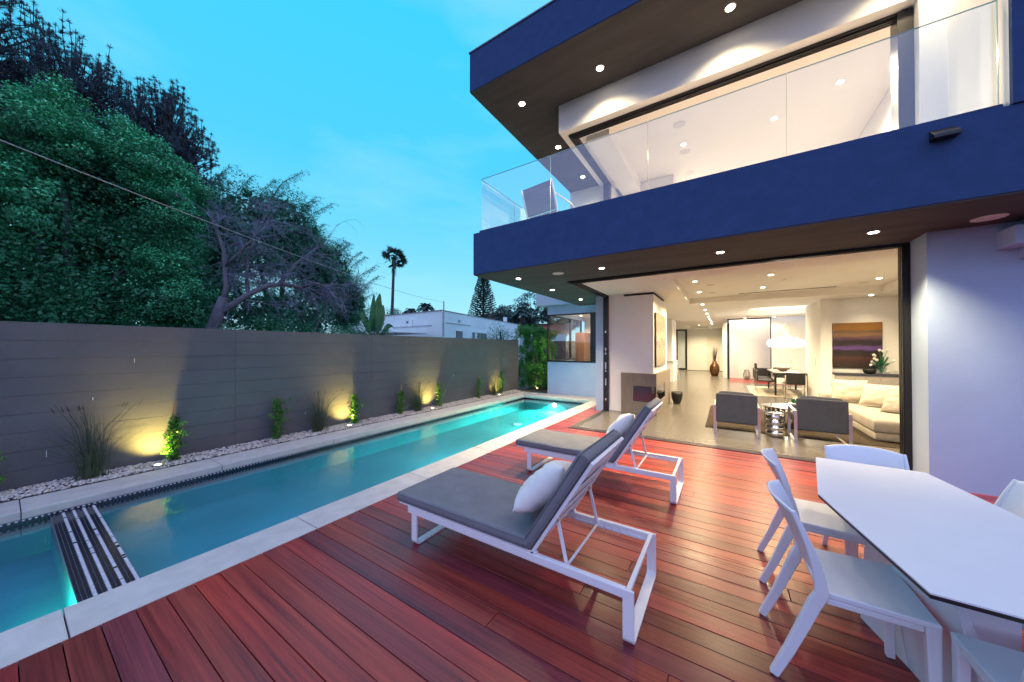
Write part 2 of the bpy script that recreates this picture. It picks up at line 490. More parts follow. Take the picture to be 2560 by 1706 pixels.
M['poolled'] = emis('pool_lamp_and_fill_lens', (1.0, 0.95, 0.65), 5.0)
M['trim'] = mat('lamp_trim', (0.6, 0.58, 0.55), 0.5)
M['grille'] = mat('speaker_grille', (0.62, 0.60, 0.60), 0.6, var=0.05, scale=400)
M['bark'] = mat('grey_bark', (0.13, 0.125, 0.15), 0.9, var=0.4, scale=6, stretch=(1, 1, 0.4), bump=0.8, bscale=25)
M['twig'] = mat('bare_twig', (0.17, 0.19, 0.26), 0.9, var=0.2)
M['pinebark'] = mat('pine_bark', (0.05, 0.045, 0.05), 0.95, var=0.3)
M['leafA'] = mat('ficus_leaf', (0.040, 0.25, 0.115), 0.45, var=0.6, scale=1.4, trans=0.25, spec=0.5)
M['leafA_highlight'] = mat('ficus_leaf_top_highlight', (0.14, 0.72, 0.34), 0.45, var=0.4, scale=1.5, trans=0.25, spec=0.5)  # brighter copy of the ficus leaf, top light put into the colour
M['leafP'] = mat('pine_needle', (0.06, 0.088, 0.115), 0.6, var=0.4, scale=1.5, spec=0.3)
M['leafB'] = mat('bamboo_leaf', (0.048, 0.21, 0.125), 0.5, var=0.4, scale=1.5, trans=0.2)
M['leafV'] = mat('jasmine_leaf', (0.06, 0.20, 0.022), 0.38, var=0.5, scale=9, trans=0.25)
M['leafH'] = mat('podocarpus_leaf', (0.055, 0.26, 0.04), 0.5, var=0.45, scale=4, trans=0.2)
M['leafG'] = mat('grass_blade', (0.055, 0.075, 0.035), 0.6, var=0.4, scale=9, trans=0.2)
M['leafF'] = mat('far_leaf', (0.035, 0.085, 0.070), 0.6, var=0.4, scale=0.6)
M['leafBig'] = mat('paddle_leaf', (0.04, 0.20, 0.09), 0.4, var=0.3, scale=6, trans=0.2)
M['stake'] = mat('bamboo_stake', (0.30, 0.15, 0.075), 0.7, var=0.2)
M['nbwall'] = mat('neighbour_white_stucco', (0.78, 0.90, 0.88), 0.9, var=0.06, scale=0.8, bump=0.2, bscale=40)
M['redtile'] = mat('red_roof_tile', (0.30, 0.085, 0.07), 0.8, var=0.25, scale=4)
M['nbdark'] = mat('neighbour_window', (0.03, 0.035, 0.05), 0.2)
M['iron'] = mat('window_bar', (0.5, 0.5, 0.52), 0.5)
M['roofgravel'] = mat('roof_cap_stone', (0.32, 0.30, 0.30), 0.9, var=0.3, scale=6)
M['wire'] = mat('wire', (0.30, 0.30, 0.33), 0.6)
M['frost'] = mat('frosted_glass', (0.62, 0.68, 0.72), 0.4, var=0.03)
M['paint_b'] = mat('flush_door_paint', (0.74, 0.70, 0.64), 0.6, var=0.02)
M['flowerw'] = mat('white_tulip', (0.8, 0.8, 0.74), 0.6)
M['sling'] = mat('woven_sling', (0.16, 0.17, 0.22), 0.8, var=0.2, scale=2, stretch=(1, 1, 40))
M['outdoorgrey'] = mat('utility_grey', (0.5, 0.5, 0.52), 0.5)
WARM = (1.0, 0.79, 0.46)


def spot(name, loc, power, parent, angle=110, blend=0.6, col=WARM, size=0.04, direction=(0, 0, -1)):
    d = bpy.data.lights.new(name, 'SPOT'); d.energy = power; d.spot_size = R(angle); d.spot_blend = blend
    d.color = col; d.shadow_soft_size = size
    o = bpy.data.objects.new(name, d); COL.objects.link(o)
    if parent is not None:
        o.parent = parent
    o.location = Vector(loc) - (WO.get(parent.name, Vector((0, 0, 0))) if parent is not None else Vector((0, 0, 0)))
    o.rotation_euler = Vector(direction).to_track_quat('-Z', 'Y').to_euler()
    return o


def point(name, loc, power, parent, col, size=0.1):
    d = bpy.data.lights.new(name, 'POINT'); d.energy = power; d.color = col; d.shadow_soft_size = size
    o = bpy.data.objects.new(name, d); COL.objects.link(o)
    if parent is not None:
        o.parent = parent
    o.location = Vector(loc) - (WO.get(parent.name, Vector((0, 0, 0))) if parent is not None else Vector((0, 0, 0)))
    return o

# ================================================================== ground, pool, deck
PX0, PX1, PY0, PY1 = -5.60, -3.33, -3.0, 9.42      # pool opening
WZ = -0.115                                       # water level


def plate(mb, x0, x1, y0, y1, z0, z1, holes=()):
    """slab with rectangular holes, cut into boxes"""
    xs = sorted({min(max(v_, x0), x1) for v_ in (x0, x1, *[h[0] for h in holes], *[h[1] for h in holes])})
    ys = sorted({min(max(v_, y0), y1) for v_ in (y0, y1, *[h[2] for h in holes], *[h[3] for h in holes])})
    for i in range(len(xs) - 1):
        run = None
        for j in range(len(ys) - 1):
            cx_, cy_ = (xs[i] + xs[i + 1]) / 2, (ys[j] + ys[j + 1]) / 2
            hole = any(h[0] < cx_ < h[1] and h[2] < cy_ < h[3] for h in holes)
            if not hole:
                run = [ys[j], ys[j + 1]] if run is None else [run[0], ys[j + 1]]
            if (hole or j == len(ys) - 2) and run is not None:
                mb.box(xs[i], xs[i + 1], run[0], run[1], z0, z1); run = None
    return mb


g = MB()
BIG = 900
hx0, hx1, hy0, hy1 = PX0 - 0.12, PX1 + 0.12, PY0 - 0.12, PY1 + 0.12
xs = [-BIG, hx0, hx1, BIG]; ys = [-BIG, hy0, hy1, BIG]
for i in range(3):
    for j in range(3):
        if (i, j) == (1, 1):
            continue
        g.add([(xs[i], ys[j], -0.09), (xs[i + 1], ys[j], -0.09), (xs[i + 1], ys[j + 1], -0.09), (xs[i], ys[j + 1], -0.09)], [(0, 1, 2, 3)])
g.build('ground', M['ground'], kind='structure')

pool = empty('swimming_pool', (-4.4, 3.2, 0), kind='structure')
b = MB()
FL = -0.44
SX = 0.30                                         # spillway (spa wall) between y 0.30 and 0.565
for x0, x1, y0, y1, z0, z1 in ((PX0 - 0.1, PX0, PY0 - 0.1, PY1 + 0.1, FL - 0.1, -0.078), (PX1, PX1 + 0.1, PY0 - 0.1, PY1 + 0.1, FL - 0.1, -0.078),
                               (PX0, PX1, PY1, PY1 + 0.1, FL - 0.1, -0.078), (PX0, PX1, PY0 - 0.1, PY0, FL - 0.1, -0.078),
                               (PX0, PX1, PY0, PY1, FL - 0.1, FL)):
    b.box(x0, x1, y0, y1, z0, z1)
b.build('basin', M['plaster'], pool)
MB().box(PX0 + 0.001, PX1 - 0.001, 0.295, 0.562, FL + 0.001, -0.112).build('spillway_wall', M['plaster'], pool)
MB().box(PX0 + 0.008, PX1 - 0.002, 0.290, 0.567, -0.22, -0.104).build('spillway_bed', M['grout'], pool)

# mosaic on the spillway: rows of little glass tiles, four pale lines
dk, lt = MB(), MB()
rows = []
y = 0.292
pat = ['d', 'd', 'd', 'L', 'd', 'd', 'L', 'd', 'd', 'L', 'd', 'd', 'L']
pitch = (0.565 - 0.292) / len(pat)
for r_, kind_ in enumerate(pat):
    yy = 0.292 + r_ * pitch
    x = PX0 + 0.012 + random.random() * 0.01
    while x < PX1 - 0.02:
        w = random.choice((0.016, 0.026, 0.026, 0.036)) if kind_ == 'L' else random.choice((0.028, 0.034))
        (lt if kind_ == 'L' and random.random() > 0.06 else dk).box(x, x + w - 0.005, yy + 0.0015, yy + pitch - 0.0025, -0.104, -0.0995 + random.uniform(-0.001, 0.001))
        x += w
dk.build('dark_mosaic', M['tiledark'], pool, kind='stuff')
lt.build('pale_mosaic', M['tilelight'], pool, kind='stuff')

# waterline tile band under the far and end coping
dk, lt = MB(), MB()
bed = MB().box(PX0, PX0 + 0.004, PY0, PY1, -0.20, -0.0765)
bed.box(PX0 + 0.004, PX1, PY1 - 0.004, PY1, -0.20, -0.0765)
bed.build('waterline_bed', M['grout'], pool)


def band(fn, a0, a1):
    cnt = 0
    for k, (z0, z1) in enumerate(((-0.0775, -0.090), (-0.0920, -0.1145), (-0.1165, -0.140), (-0.1425, -0.168))):
        a = a0 + random.random() * 0.01
        while a < a1:
            w = random.choice((0.016, 0.020)) if k == 0 else random.choice((0.022, 0.026))
            cnt += 1
            tgt = lt if (k == 0 and cnt % 2 == 0) else dk
            fn(tgt, a, min(a + w - 0.004, a1), z1, z0)
            a += w


band(lambda t, a, b_, z0, z1: t.box(PX0 + 0.004, PX0 + 0.010, a, b_, z0, z1), -0.9, PY1 - 0.012)
band(lambda t, a, b_, z0, z1: t.box(a, b_, PY1 - 0.010, PY1 - 0.004, z0, z1), PX0 + 0.012, PX1 - 0.002)
dk.build('dark_waterline_tile', M['tiledark'], pool, kind='stuff')
lt.build('pale_waterline_tile', M['tilelight'], pool, kind='stuff')


def coping(x0, x1, y0, y1):
    MB().box(x0 + 0.003, x1 - 0.003, y0 + 0.003, y1 - 0.003, -0.075, random.uniform(-0.001, 0.001)).build('coping_slab', M['concrete'], pool, bev=0.006, smooth=False)


near = [-1.06, 0.22, 1.50, 2.78, 4.06, 5.34, 6.62, 7.90, 9.05]
for a, b_ in zip(near[:-1], near[1:]):
    coping(PX1, -2.955, a, b_)
far = [-2.1, -0.55, 1.0, 2.55, 4.1, 5.65, 7.2, 8.75]
far = [-1.35, 0.13, 1.62, 3.1, 4.6, 6.1, 7.6, 9.05]
for a, b_ in zip(far[:-1], far[1:]):
    coping(-6.09, PX0, a, b_)
for a, b_ in ((-6.09, -5.0), (-5.0, -4.0), (-4.0, -2.955)):
    coping(a, b_, 9.42, 10.13)
coping(-6.09, PX0, 9.05, 9.42); coping(PX1, -2.955, 9.05, 9.42)
MB().lathe([(0.11, 0.0), (0.11, 0.006), (0.09, 0.008)], 28).build('skimmer_lid', M['whitemetal'], pool, loc=Vector((-5.46, 9.85, 0.001)) - WO[pool.name])
MB().lathe([(0.11, 0.0), (0.11, 0.02), (0.07, 0.03)], 24).build('drain_cover', M['whitemetal'], pool, loc=Vector((-4.55, 7.3, FL)) - WO[pool.name])

TEAL = (0.06, 1.0, 0.68)
pl = MB().lathe([(0.075, 0), (0.075, 0.015), (0.05, 0.022)], 24).build('pool_lamp_and_fill_disc', M['poolled'], pool, loc=Vector((-4.50, 9.405, -0.24)) - WO[pool.name])
pl.rotation_euler = (R(90), 0, 0)
spot('pool_lamp_and_fill_light', (-4.50, 9.30, -0.19), 420, pool, 156, 0.35, TEAL, 0.10, (0, -0.5, -1))
spot('pool_lamp_and_fill_light', (-3.37, 7.2, -0.19), 360, pool, 152, 0.35, (0.05, 1.0, 0.70), 0.10, (-0.42, 0, -1))  # added fill that spreads the glow along the pool, not a fitted lamp
spot('pool_lamp_and_fill_light', (-3.37, 4.4, -0.19), 110, pool, 152, 0.35, (0.04, 0.8, 0.82), 0.10, (-0.42, 0, -1))  # added fill for the middle of the pool
spot('pool_lamp_and_fill_light', (-3.37, 1.8, -0.19), 18, pool, 152, 0.35, (0.03, 0.42, 0.95), 0.10, (-0.42, 0, -1))  # added weak blue fill for the near water
spot('spa_lamp_light', (-3.385, 0.0, -0.20), 110, pool, 150, 0.8, (0.03, 1.0, 0.62), 0.05, (-0.35, 1.0, -0.45))

for yy_ in (7.2, 4.4, 1.8, 0.0):  # discs added to go with the fill lights; the last is the spa lamp
    q_ = MB().lathe([(0.06, 0), (0.06, 0.012), (0.04, 0.018)], 20).build('pool_lamp_and_fill_disc', M['poolled'], pool, loc=Vector((PX1 - 0.001, yy_, -0.24)) - WO[pool.name])
    q_.rotation_euler = (0, R(-90), 0)
wm = MB()
wm.add([(PX0, PY0, WZ), (PX1, PY0, WZ), (PX1, 0.29, WZ), (PX0, 0.29, WZ)], [(0, 1, 2, 3)])
wm.add([(PX0, 0.567, WZ), (PX1, 0.567, WZ), (PX1, PY1, WZ), (PX0, PY1, WZ)], [(0, 1, 2, 3)])
wm.build('pool_water', M['water'], kind='structure')

# deck ----------------------------------------------------------------
deck = empty('deck', (-0.2, 3.0, 0), kind='structure')
MB().box(-2.955, 3.6, -1.6, 6.02, -0.085, -0.032).build('joist_bed', M['under'], deck)
MB().box(-2.955, -2.585, 6.021, 8.17, -0.085, -0.032).build('joist_bed', M['under'], deck)
MB().box(-2.955, -2.765, 8.171, 9.05, -0.085, -0.032).build('joist_bed', M['under'], deck)
P_ = 0.1287
row = 0
y = 0.066 - P_ * 12
prng = random.Random(11)
while y + P_ < 9.04:
    x0 = -2.952
    x1 = 3.6 if y + P_ < 6.03 else (-2.59 if y + P_ < 8.17 else -2.768)
    cuts = [x0]
    if x1 > 0:
        c = x0 + prng.uniform(1.6, 4.6)
        cuts.append(c)
        if x1 - c > 3.2:
            cuts.append(c + prng.uniform(1.9, 2.6))
    cuts.append(x1)
    for a, b_ in zip(cuts[:-1], cuts[1:]):
        dz = prng.uniform(-0.0012, 0.0012)
        o = MB().box(a + 0.0015, b_ - 0.0015, y + 0.0022, y + P_ - 0.0022, -0.030, dz).build('plank', M['deck'], deck, bev=0.002, seg=2)
    y += P_

# garden wall ---------------------------------------------------------
wall = empty('garden_wall', (-6.5, 4.0, -0.08), label='long dark grey painted block wall behind the pool', category='wall')
joints = [-1.9, -0.35, 2.0, 4.35, 6.63, 8.95, 10.35]
zc = [-0.08] + [0.03 + 0.2 * k for k in range(1, 9)] + [1.832]
for a, b_ in zip(joints[:-1], joints[1:]):
    for k in range(len(zc) - 1):
        d = prng.uniform(-0.0015, 0.0015)
        bm_ = MB()
        z0, z1 = zc[k] + (0.0004 if k else 0), zc[k + 1] - 0.0004
        fx = -6.40 + d
        tilt = prng.uniform(0.0005, 0.0035)
        # slightly battered face, as slump block: the lower lip stands proud
        n_ = 10
        vs_, fs_ = [], []
        for i in range(n_ + 1):
            yy = a + 0.001 + (b_ - a - 0.002) * i / n_
            w_ = prng.uniform(-0.0015, 0.0015)
            vs_ += [(-6.60, yy, z0), (fx + tilt + w_, yy, z0 + 0.001), (fx + w_, yy, z1), (-6.60, yy, z1)]
        for i in range(n_):
            for q in range(4):
                fs_.append((4 * i + q, 4 * i + 4 + q, 4 * i + 4 + (q + 1) % 4, 4 * i + (q + 1) % 4))
        fs_ += [(0, 1, 2, 3), (4 * n_ + 3, 4 * n_ + 2, 4 * n_ + 1, 4 * n_)]
        bm_.add(vs_, fs_)
        bm_.build('block_course', M['wallpaint'], wall, bev=0.0014, seg=1, fixn=True)
MB().box(-6.57, -6.43, -1.9, 10.35, -0.08, 1.80).build('wall_core', M['wallpaint'], wall)
for y_, z_, h_ in ((0.62, 0.92, 0.05), (0.95, 1.36, 0.08), (3.02, 0.35, 0.05), (6.9, 0.75, 0.07), (0.30, 0.33, 0.10)):
    MB().box(-6.402, -6.3945, y_, y_ + 0.004, z_, z_ + h_ * 0.7).build('paint_chip', M['whitemetal'], wall)
wall_end = MB().box(-7.2, -5.2, 13.2, 13.35, -0.08, 1.85).build('side_gate', mat('gate_paint', (0.05, 0.045, 0.09), 0.6), label='dark side gate beyond the hedge at the end of the wall', category='gate')

# gravel --------------------------------------------------------------
MB().box(-6.43, -6.09, -1.9, 10.13, -0.088, 0.0).build('planting_bed', M['ground'], kind='structure')
MB().box(-6.43, -5.12, 10.131, 13.1, -0.088, -0.01).build('planting_bed', M['ground'], kind='structure')
ico = bmesh.new(); bmesh.ops.create_icosphere(ico, subdivisions=1, radius=1.0)
iv = np.array([v.co[:] for v in ico.verts]); ift = np.array([[v.index for v in f.verts] for f in ico.faces]); ico.free()


def pebbles(name, n, fx, fy, zf, smin, smax):
    pos = np.stack([fx(n), fy(n), np.zeros(n)], 1)
    s = rng.uniform(smin, smax, (n, 1)) * rng.uniform(0.6, 1.25, (n, 3)); s[:, 2] *= 0.6
    pos[:, 2] = zf(pos) + rng.uniform(0, 0.012, n)
    ang = rng.uniform(0, 6.28, n)
    loc_ = iv[None] * (1 + rng.uniform(-0.22, 0.22, (n, len(iv), 1))) * s[:, None, :]
    ca, sa = np.cos(ang)[:, None], np.sin(ang)[:, None]
    out = np.stack([loc_[..., 0] * ca - loc_[..., 1] * sa, loc_[..., 0] * sa + loc_[..., 1] * ca, loc_[..., 2]], -1) + pos[:, None, :]
    V_ = out.reshape(-1, 3); F_ = (ift[None] + (np.arange(n) * len(iv))[:, None, None]).reshape(-1, 3)
    me = bpy.data.meshes.new(name)
    me.vertices.add(len(V_)); me.vertices.foreach_set('co', V_.astype(np.float32).ravel())
    me.loops.add(F_.size); me.loops.foreach_set('vertex_index', F_.astype(np.int32).ravel())
    me.polygons.add(len(F_)); me.polygons.foreach_set('loop_start', np.arange(0, F_.size, 3, dtype=np.int32))
    me.polygons.foreach_set('loop_total', np.full(len(F_), 3, dtype=np.int32))
    for i, c in enumerate(((0.66, 0.62, 0.58), (0.50, 0.46, 0.44), (0.34, 0.31, 0.31), (0.56, 0.45, 0.40))):
        me.materials.append(mat('gravel_%s' % 'abcd'[i], c, 0.85, var=0.12, scale=30))
    me.polygons.foreach_set('material_index', np.repeat(rng.choice(4, n, p=(.46, .28, .14, .12)), len(ift)).astype(np.int32))
    me.update(); me.validate()
    return put(name, me, kind='stuff', label='strip of pale grey gravel between wall and pool coping', category='gravel')


pebbles('gravel', 9500, lambda n: rng.uniform(-6.39, -6.10, n), lambda n: rng.uniform(-1.0, 10.1, n),
        lambda p: 0.004 + 0.035 * np.clip((-6.09 - p[:, 0]) / 0.3, 0, 1), 0.010, 0.021)

# ================================================================== the house
house = empty('house', (0, 6.0, 0), label='modern two storey house with slate blue balcony and open glass corner', category='house')


def hb(name, m, x0, x1, y0, y1, z0, z1, bev=0, **k):
    return MB().box(x0, x1, y0, y1, z0, z1).build(name, M[m], house, bev=bev, **k)


# balcony slab (L shaped), soffit, curb
Lout = [(-3.81, 4.62), (6.5, 4.62), (6.5, 6.035), (-2.60, 6.035), (-2.60, 9.75), (-3.81, 9.75)]
MB().prism(Lout, 2.862, 3.602).build('balcony_slab', M['stucco'], house, bev=0.006)
Lso = [(-3.802, 4.628), (6.49, 4.628), (6.49, 6.030), (-2.61, 6.030), (-2.61, 9.742), (-3.802, 9.742)]
MB().prism(Lso, 2.848, 2.8615).build('balcony_soffit', M['soffit'], house)
MB().prism([(-3.735, 4.70), (2.028, 4.70), (2.028, 4.62 + 0.20), (-3.60, 4.82), (-3.60, 8.86), (-3.735, 8.86)], 3.603, 3.667).build('balcony_curb', M['stucco'], house, bev=0.004)
hb('balcony_floor', 'concrete', -3.59, 2.02, 4.83, 6.02, 3.603, 3.615)
hb('balcony_floor', 'concrete', -3.59, -2.60, 6.021, 8.86, 3.603, 3.615)

# glass balustrade
gx = [-3.715, -2.324, -0.871, 0.583, 2.018]
for a, b_ in zip(gx[:-1], gx[1:]):
    p = hb('glass_panel', 'glass', a + 0.006, b_ - 0.006, 4.725, 4.737, 3.668, 4.600)
    MB().box(a + 0.006, b_ - 0.006, 4.724, 4.738, 4.600, 4.604).box(b_ - 0.0058, b_ - 0.0030, 4.724, 4.738, 3.668, 4.604).build('polished_edge', M['gedge'], p)
gy = [4.745, 5.86, 7.10, 8.30, 8.855]
for a, b_ in zip(gy[:-1], gy[1:]):
    p = hb('glass_panel', 'glass', -3.722, -3.710, a + 0.006, b_ - 0.006, 3.668, 4.600)
    MB().box(-3.723, -3.709, a + 0.006, b_ - 0.006, 4.600, 4.604).box(-3.723, -3.709, b_ - 0.0058, b_ - 0.003, 3.668, 4.604).build('polished_edge', M['gedge'], p)

# fin on the right and roof
hb('fin_front', 'stucco', 2.034, 6.5, 4.60, 4.64, 3.603, 6.0)
hb('fin_wall', 'white', 2.036, 2.6, 4.641, 5.55, 3.603, 5.99)
MB().box(-3.74, 7.0, 4.43, 13.5, 6.012, 6.685).build('roof_slab', M['stucco'], house, bev=0.006)
hb('roof_soffit', 'soffit', -3.732, 6.9, 4.438, 13.4, 5.998, 6.0115)
MB().box(-3.755, 7.0, 4.415, 13.6, 6.686, 6.712).build('roof_cap', M['cap'], house, bev=0.004)

# upper floor: header beam, corner, side return, walls
MB().prism([(-2.56, 5.55), (1.83, 5.55), (1.83, 5.93), (-2.18, 5.93), (-2.18, 8.29), (-2.56, 8.29)], 5.493, 5.997).build('upper_header', M['white'], house)
hb('upper_wall', 'white', 1.831, 2.035, 5.55, 5.93, 3.603, 5.997)
hb('upper_wall', 'white', -3.74, -2.19, 8.87, 9.0, 3.603, 5.997)
hb('upper_wall', 'white', -2.56, -2.30, 7.98, 8.86, 3.603, 5.49)
hb('upper_wall', 'white', -2.0, 6.4, 10.2, 10.35, 3.603, 5.996)
hb('upper_wall', 'white', 2.2, 2.35, 5.56, 10.19, 3.603, 5.996)
hb('upper_wall', 'white', -2.18, -1.02, 8.6, 8.75, 3.603, 5.64)
hb('upper_wall', 'white', -1.17, -1.03, 8.751, 10.19, 3.603, 5.64)
hb('upper_ceiling', 'ceil', -2.175, 2.19, 5.935, 10.19, 5.65, 5.70)
hb('upper_beam', 'ceil', -2.175, -1.75, 5.94, 8.59, 5.40, 5.649)
hb('upper_floor', 'tablewood', -2.59, 2.19, 6.04, 10.19, 3.56, 3.62)
# upper sliding door head track and jambs
tr = MB()
tr.prism([(-2.43, 5.70), (1.80, 5.70), (1.80, 5.83), (-2.30, 5.83), (-2.30, 8.0), (-2.43, 8.0)], 5.452, 5.4925)
tr.build('upper_track', M['black'], house)
for k in range(3):
    MB().prism([(-2.405 + 0.036 * k, 5.725 + 0.036 * k), (1.795, 5.725 + 0.036 * k), (1.795, 5.737 + 0.036 * k), (-2.393 + 0.036 * k, 5.737 + 0.036 * k),
                (-2.393 + 0.036 * k, 7.99), (-2.405 + 0.036 * k, 7.99)], 5.432, 5.4515).build('track_rib', M['black'], house)
hb('upper_jamb', 'black', 1.70, 1.829, 5.66, 5.86, 3.622, 5.451)
hb('upper_jamb', 'black', -2.44, -2.31, 7.80, 7.978, 3.622, 5.431)

# back wing behind the pool
hb('wing_wall', 'outwall', -5.11, -2.761, 10.15, 10.33, -0.08, 1.078)
hb('wing_wall', 'outwall', -5.11, -2.761, 10.15, 10.33, 2.668, 2.968)
hb('wing_wall', 'outwall', -3.415, -2.761, 10.152, 10.33, 1.079, 2.667)
hb('wing_eave', 'outwall', -5.41, -2.7, 9.88, 14.5, 2.97, 3.56)
fr = MB()
fr.box(-5.10, -3.416, 10.135, 10.215, 1.0785, 1.128).box(-5.10, -3.416, 10.135, 10.215, 2.628, 2.667).box(-3.60, -3.416, 10.135, 10.215, 1.1285, 2.6275)
fr.box(-5.104, -5.078, 10.135, 10.215, 1.1285, 2.6275)
win = fr.build('corner_window', M['black'], house)
MB().box(-5.077, -3.601, 10.170, 10.178, 1.1285, 2.6275).build('pane', M['winglass'], win)
win2 = MB().box(-5.104, -5.05, 10.331, 13.2, 1.0785, 1.128).box(-5.104, -5.05, 10.331, 13.2, 2.628, 2.667).box(-5.104, -5.05, 12.0, 12.1, 1.1285, 2.6275).box(-5.104, -5.05, 13.12, 13.2, 1.1285, 2.6275).build('side_window', M['black'], house)
MB().box(-5.085, -5.077, 10.331, 13.12, 1.1285, 2.6275).build('pane', M['winglass'], win2)
hb('wing_wall', 'outwall', -5.11, -4.98, 10.331, 14.5, -0.08, 1.077)
hb('wing_wall', 'outwall', -5.11, -4.98, 10.331, 14.5, 2.669, 2.968)
hb('bedroom_wall', 'white', -4.979, -2.77, 13.3, 13.45, -0.05, 2.80)
hb('bedroom_wall', 'white', -2.78, -2.762, 10.331, 13.299, -0.05, 2.80)
hb('bedroom_ceiling', 'ceil', -4.979, -2.79, 10.335, 13.299, 2.80, 2.85)
hb('bedroom_floor', 'tablewood', -4.979, -2.79, 10.335, 13.299, -0.05, 0.0)

# corner column, living room shell
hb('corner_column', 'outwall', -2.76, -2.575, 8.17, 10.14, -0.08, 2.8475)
hb('chimney_breast', 'white', -2.455, -1.415, 8.25, 10.33, 0.006, 2.849)
hb('baseboard', 'white', -2.45, -2.13, 8.236, 8.2495, 0.006, 0.115)
v = MB().box(-2.08, -1.405, 8.236, 8.249, 2.80, 2.842).box(-1.4145, -1.402, 8.25, 9.73, 2.80, 2.842).build('slot_vent', M['slate'], house)
for k in range(3):
    MB().box(-2.075, -1.40, 8.230, 8.2355, 2.806 + 0.012 * k, 2.811 + 0.012 * k).build('vent_louver', M['black'], v)
MB().box(-2.26, -2.19, 8.243, 8.2495, 0.90, 1.01).build('wall_switch', M['whitemetal'], house, bev=0.003)
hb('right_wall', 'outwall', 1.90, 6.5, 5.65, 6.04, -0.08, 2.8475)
hb('right_wall', 'white', 1.972, 3.9, 6.041, 6.30, 0.006, 2.849)
hb('living_wall', 'white', 3.75, 3.9, 6.301, 10.9, 0.006, 2.849)
hb('living_wall', 'white', 3.75, 3.9, 11.7, 12.25, 0.006, 2.849)
sw = MB().box(3.76, 3.86, 10.9, 10.95, 0.006, 2.849).box(3.76, 3.86, 11.65, 11.7, 0.006, 2.849).build('slot_window', M['whitemetal'], house)
MB().box(3.80, 3.81, 10.951, 11.649, 0.006, 2.849).build('pane', M['winglass'], sw)
hb('niche_wall', 'white', 2.342, 3.749, 12.10, 12.25, 0.006, 2.849)
hb('niche_wall', 'white', 3.60, 3.749, 11.71, 12.099, 0.006, 2.849)
hb('dining_wall', 'white', 2.12, 2.341, 11.90, 13.85, 0.006, 2.849)
hb('dining_wall', 'white', 1.62, 5.5, 18.0, 18.15, 0.006, 2.849)
hb('dining_wall', 'white', 5.35, 5.5, 12.26, 17.99, 0.006, 2.849)
hb('dining_wall', 'white', 2.342, 5.349, 13.70, 13.85, 0.006, 2.849)
hb('hall_wall', 'white', -0.15, 0.04, 20.25, 26.19, 0.006, 2.849)
hb('hall_wall', 'white', -5.11, 4.0, 26.2, 26.35, 0.006, 3.2)
hb('hall_wall', 'white', -2.25, -2.05, 16.5, 18.0, 0.95, 2.849)
hb('hall_wall', 'outwall', -5.11, -4.98, 14.501, 26.19, -0.08, 2.9)
hb('kitchen_wall', 'white', -4.9, -4.75, 10.4, 16.4, 0.006, 2.849) if False else None
hb('kitchen_wall', 'white', -2.79, -2.70, 10.34, 13.9, 0.006, 2.849)
hb('kitchen_wall', 'white', -4.97, -2.26, 16.55, 16.7, 0.006, 2.849)
hb('courtyard_wall', 'white', 0.045, 4.0, 20.4, 20.55, 0.006, 4.5)
hb('courtyard_wall', 'white', 3.0, 3.15, 18.16, 20.39, 0.006, 4.5)

# ceiling with recessed trays
cl = MB()
trays = [(-0.88, 3.06, 7.0, 11.1), (0.68, 2.45, 13.4, 16.2), (-2.0, -0.9, 21.5, 25.2)]
plate(cl, -2.45, 3.74, 6.19, 12.09, 2.85, 2.87, trays)
cl.build('living_ceiling', M['ceil'], house)
cl = MB()
plate(cl, -4.97, 5.5, 12.0905, 17.79, 2.85, 2.87, trays)
plate(cl, -4.97, 0.04, 17.7905, 26.19, 2.85, 2.87, trays)
plate(cl, -2.69, -2.4505, 10.34, 12.09, 2.85, 2.87)
cl.build('hall_ceiling', M['ceil'], house)
for x0, x1, y0, y1 in trays:
    MB().box(x0 - 0.02, x1 + 0.02, y0 - 0.02, y1 + 0.02, 3.001, 3.02).box(x0 - 0.02, x0, y0, y1, 2.8705, 3.0).box(x1, x1 + 0.02, y0, y1, 2.8705, 3.0).box(x0, x1, y0 - 0.02, y0, 2.8705, 3.0).box(x0, x1, y1, y1 + 0.02, 2.8705, 3.0).build('ceiling_tray', M['ceil'], house)
MB().box(0.30, 2.2, 10.72, 10.76, 2.993, 3.0005).build('slot_vent', M['slate'], house)

# sliding door head track, jambs, sill track
ht = [(-2.60, 6.035), (1.97, 6.035), (1.97, 6.185), (-2.455, 6.185), (-2.455, 8.17), (-2.60, 8.17)]
hd = MB().prism(ht, 2.824, 2.8475).build('door_head_track', M['black'], house)
for k in range(3):
    a = 0.022 + 0.045 * k
    MB().prism([(-2.60 + a, 6.035 + a), (1.965, 6.035 + a), (1.965, 6.05 + a), (-2.585 + a, 6.05 + a), (-2.585 + a, 8.16), (-2.60 + a, 8.16)], 2.808, 2.8235).build('track_rib', M['black'], hd)
jm = hb('door_jamb', 'black', -2.574, -2.456, 8.19, 8.33, 0.006, 2.807)
for k, z in enumerate((0.25, 0.62, 0.95, 1.02, 1.38, 1.43, 1.92)):
    MB().box(-2.53, -2.50, 8.183, 8.1895, z, z + (0.17 if k in (1, 4, 3) else 0.05)).build('lock_plate', M['steel'], jm)
jr = MB().box(1.845, 1.898, 6.05, 6.20, 0.006, 2.807).box(1.88, 1.971, 6.2005, 6.30, 0.006, 2.807).box(1.9, 1.971, 6.045, 6.2, 0.006, 2.807).build('door_stack', M['black'], house)
for k in range(3):
    MB().box(1.836, 1.8448, 6.062 + 0.046 * k, 6.09 + 0.046 * k, 0.006, 2.807).build('door_edge', M['black'], jr)
st_ = MB().prism([(-2.585, 6.03), (1.96, 6.03), (1.96, 6.175), (-2.44, 6.175), (-2.44, 8.18), (-2.585, 8.18)], -0.03, -0.004).build('sill_track', M['dark'], house)
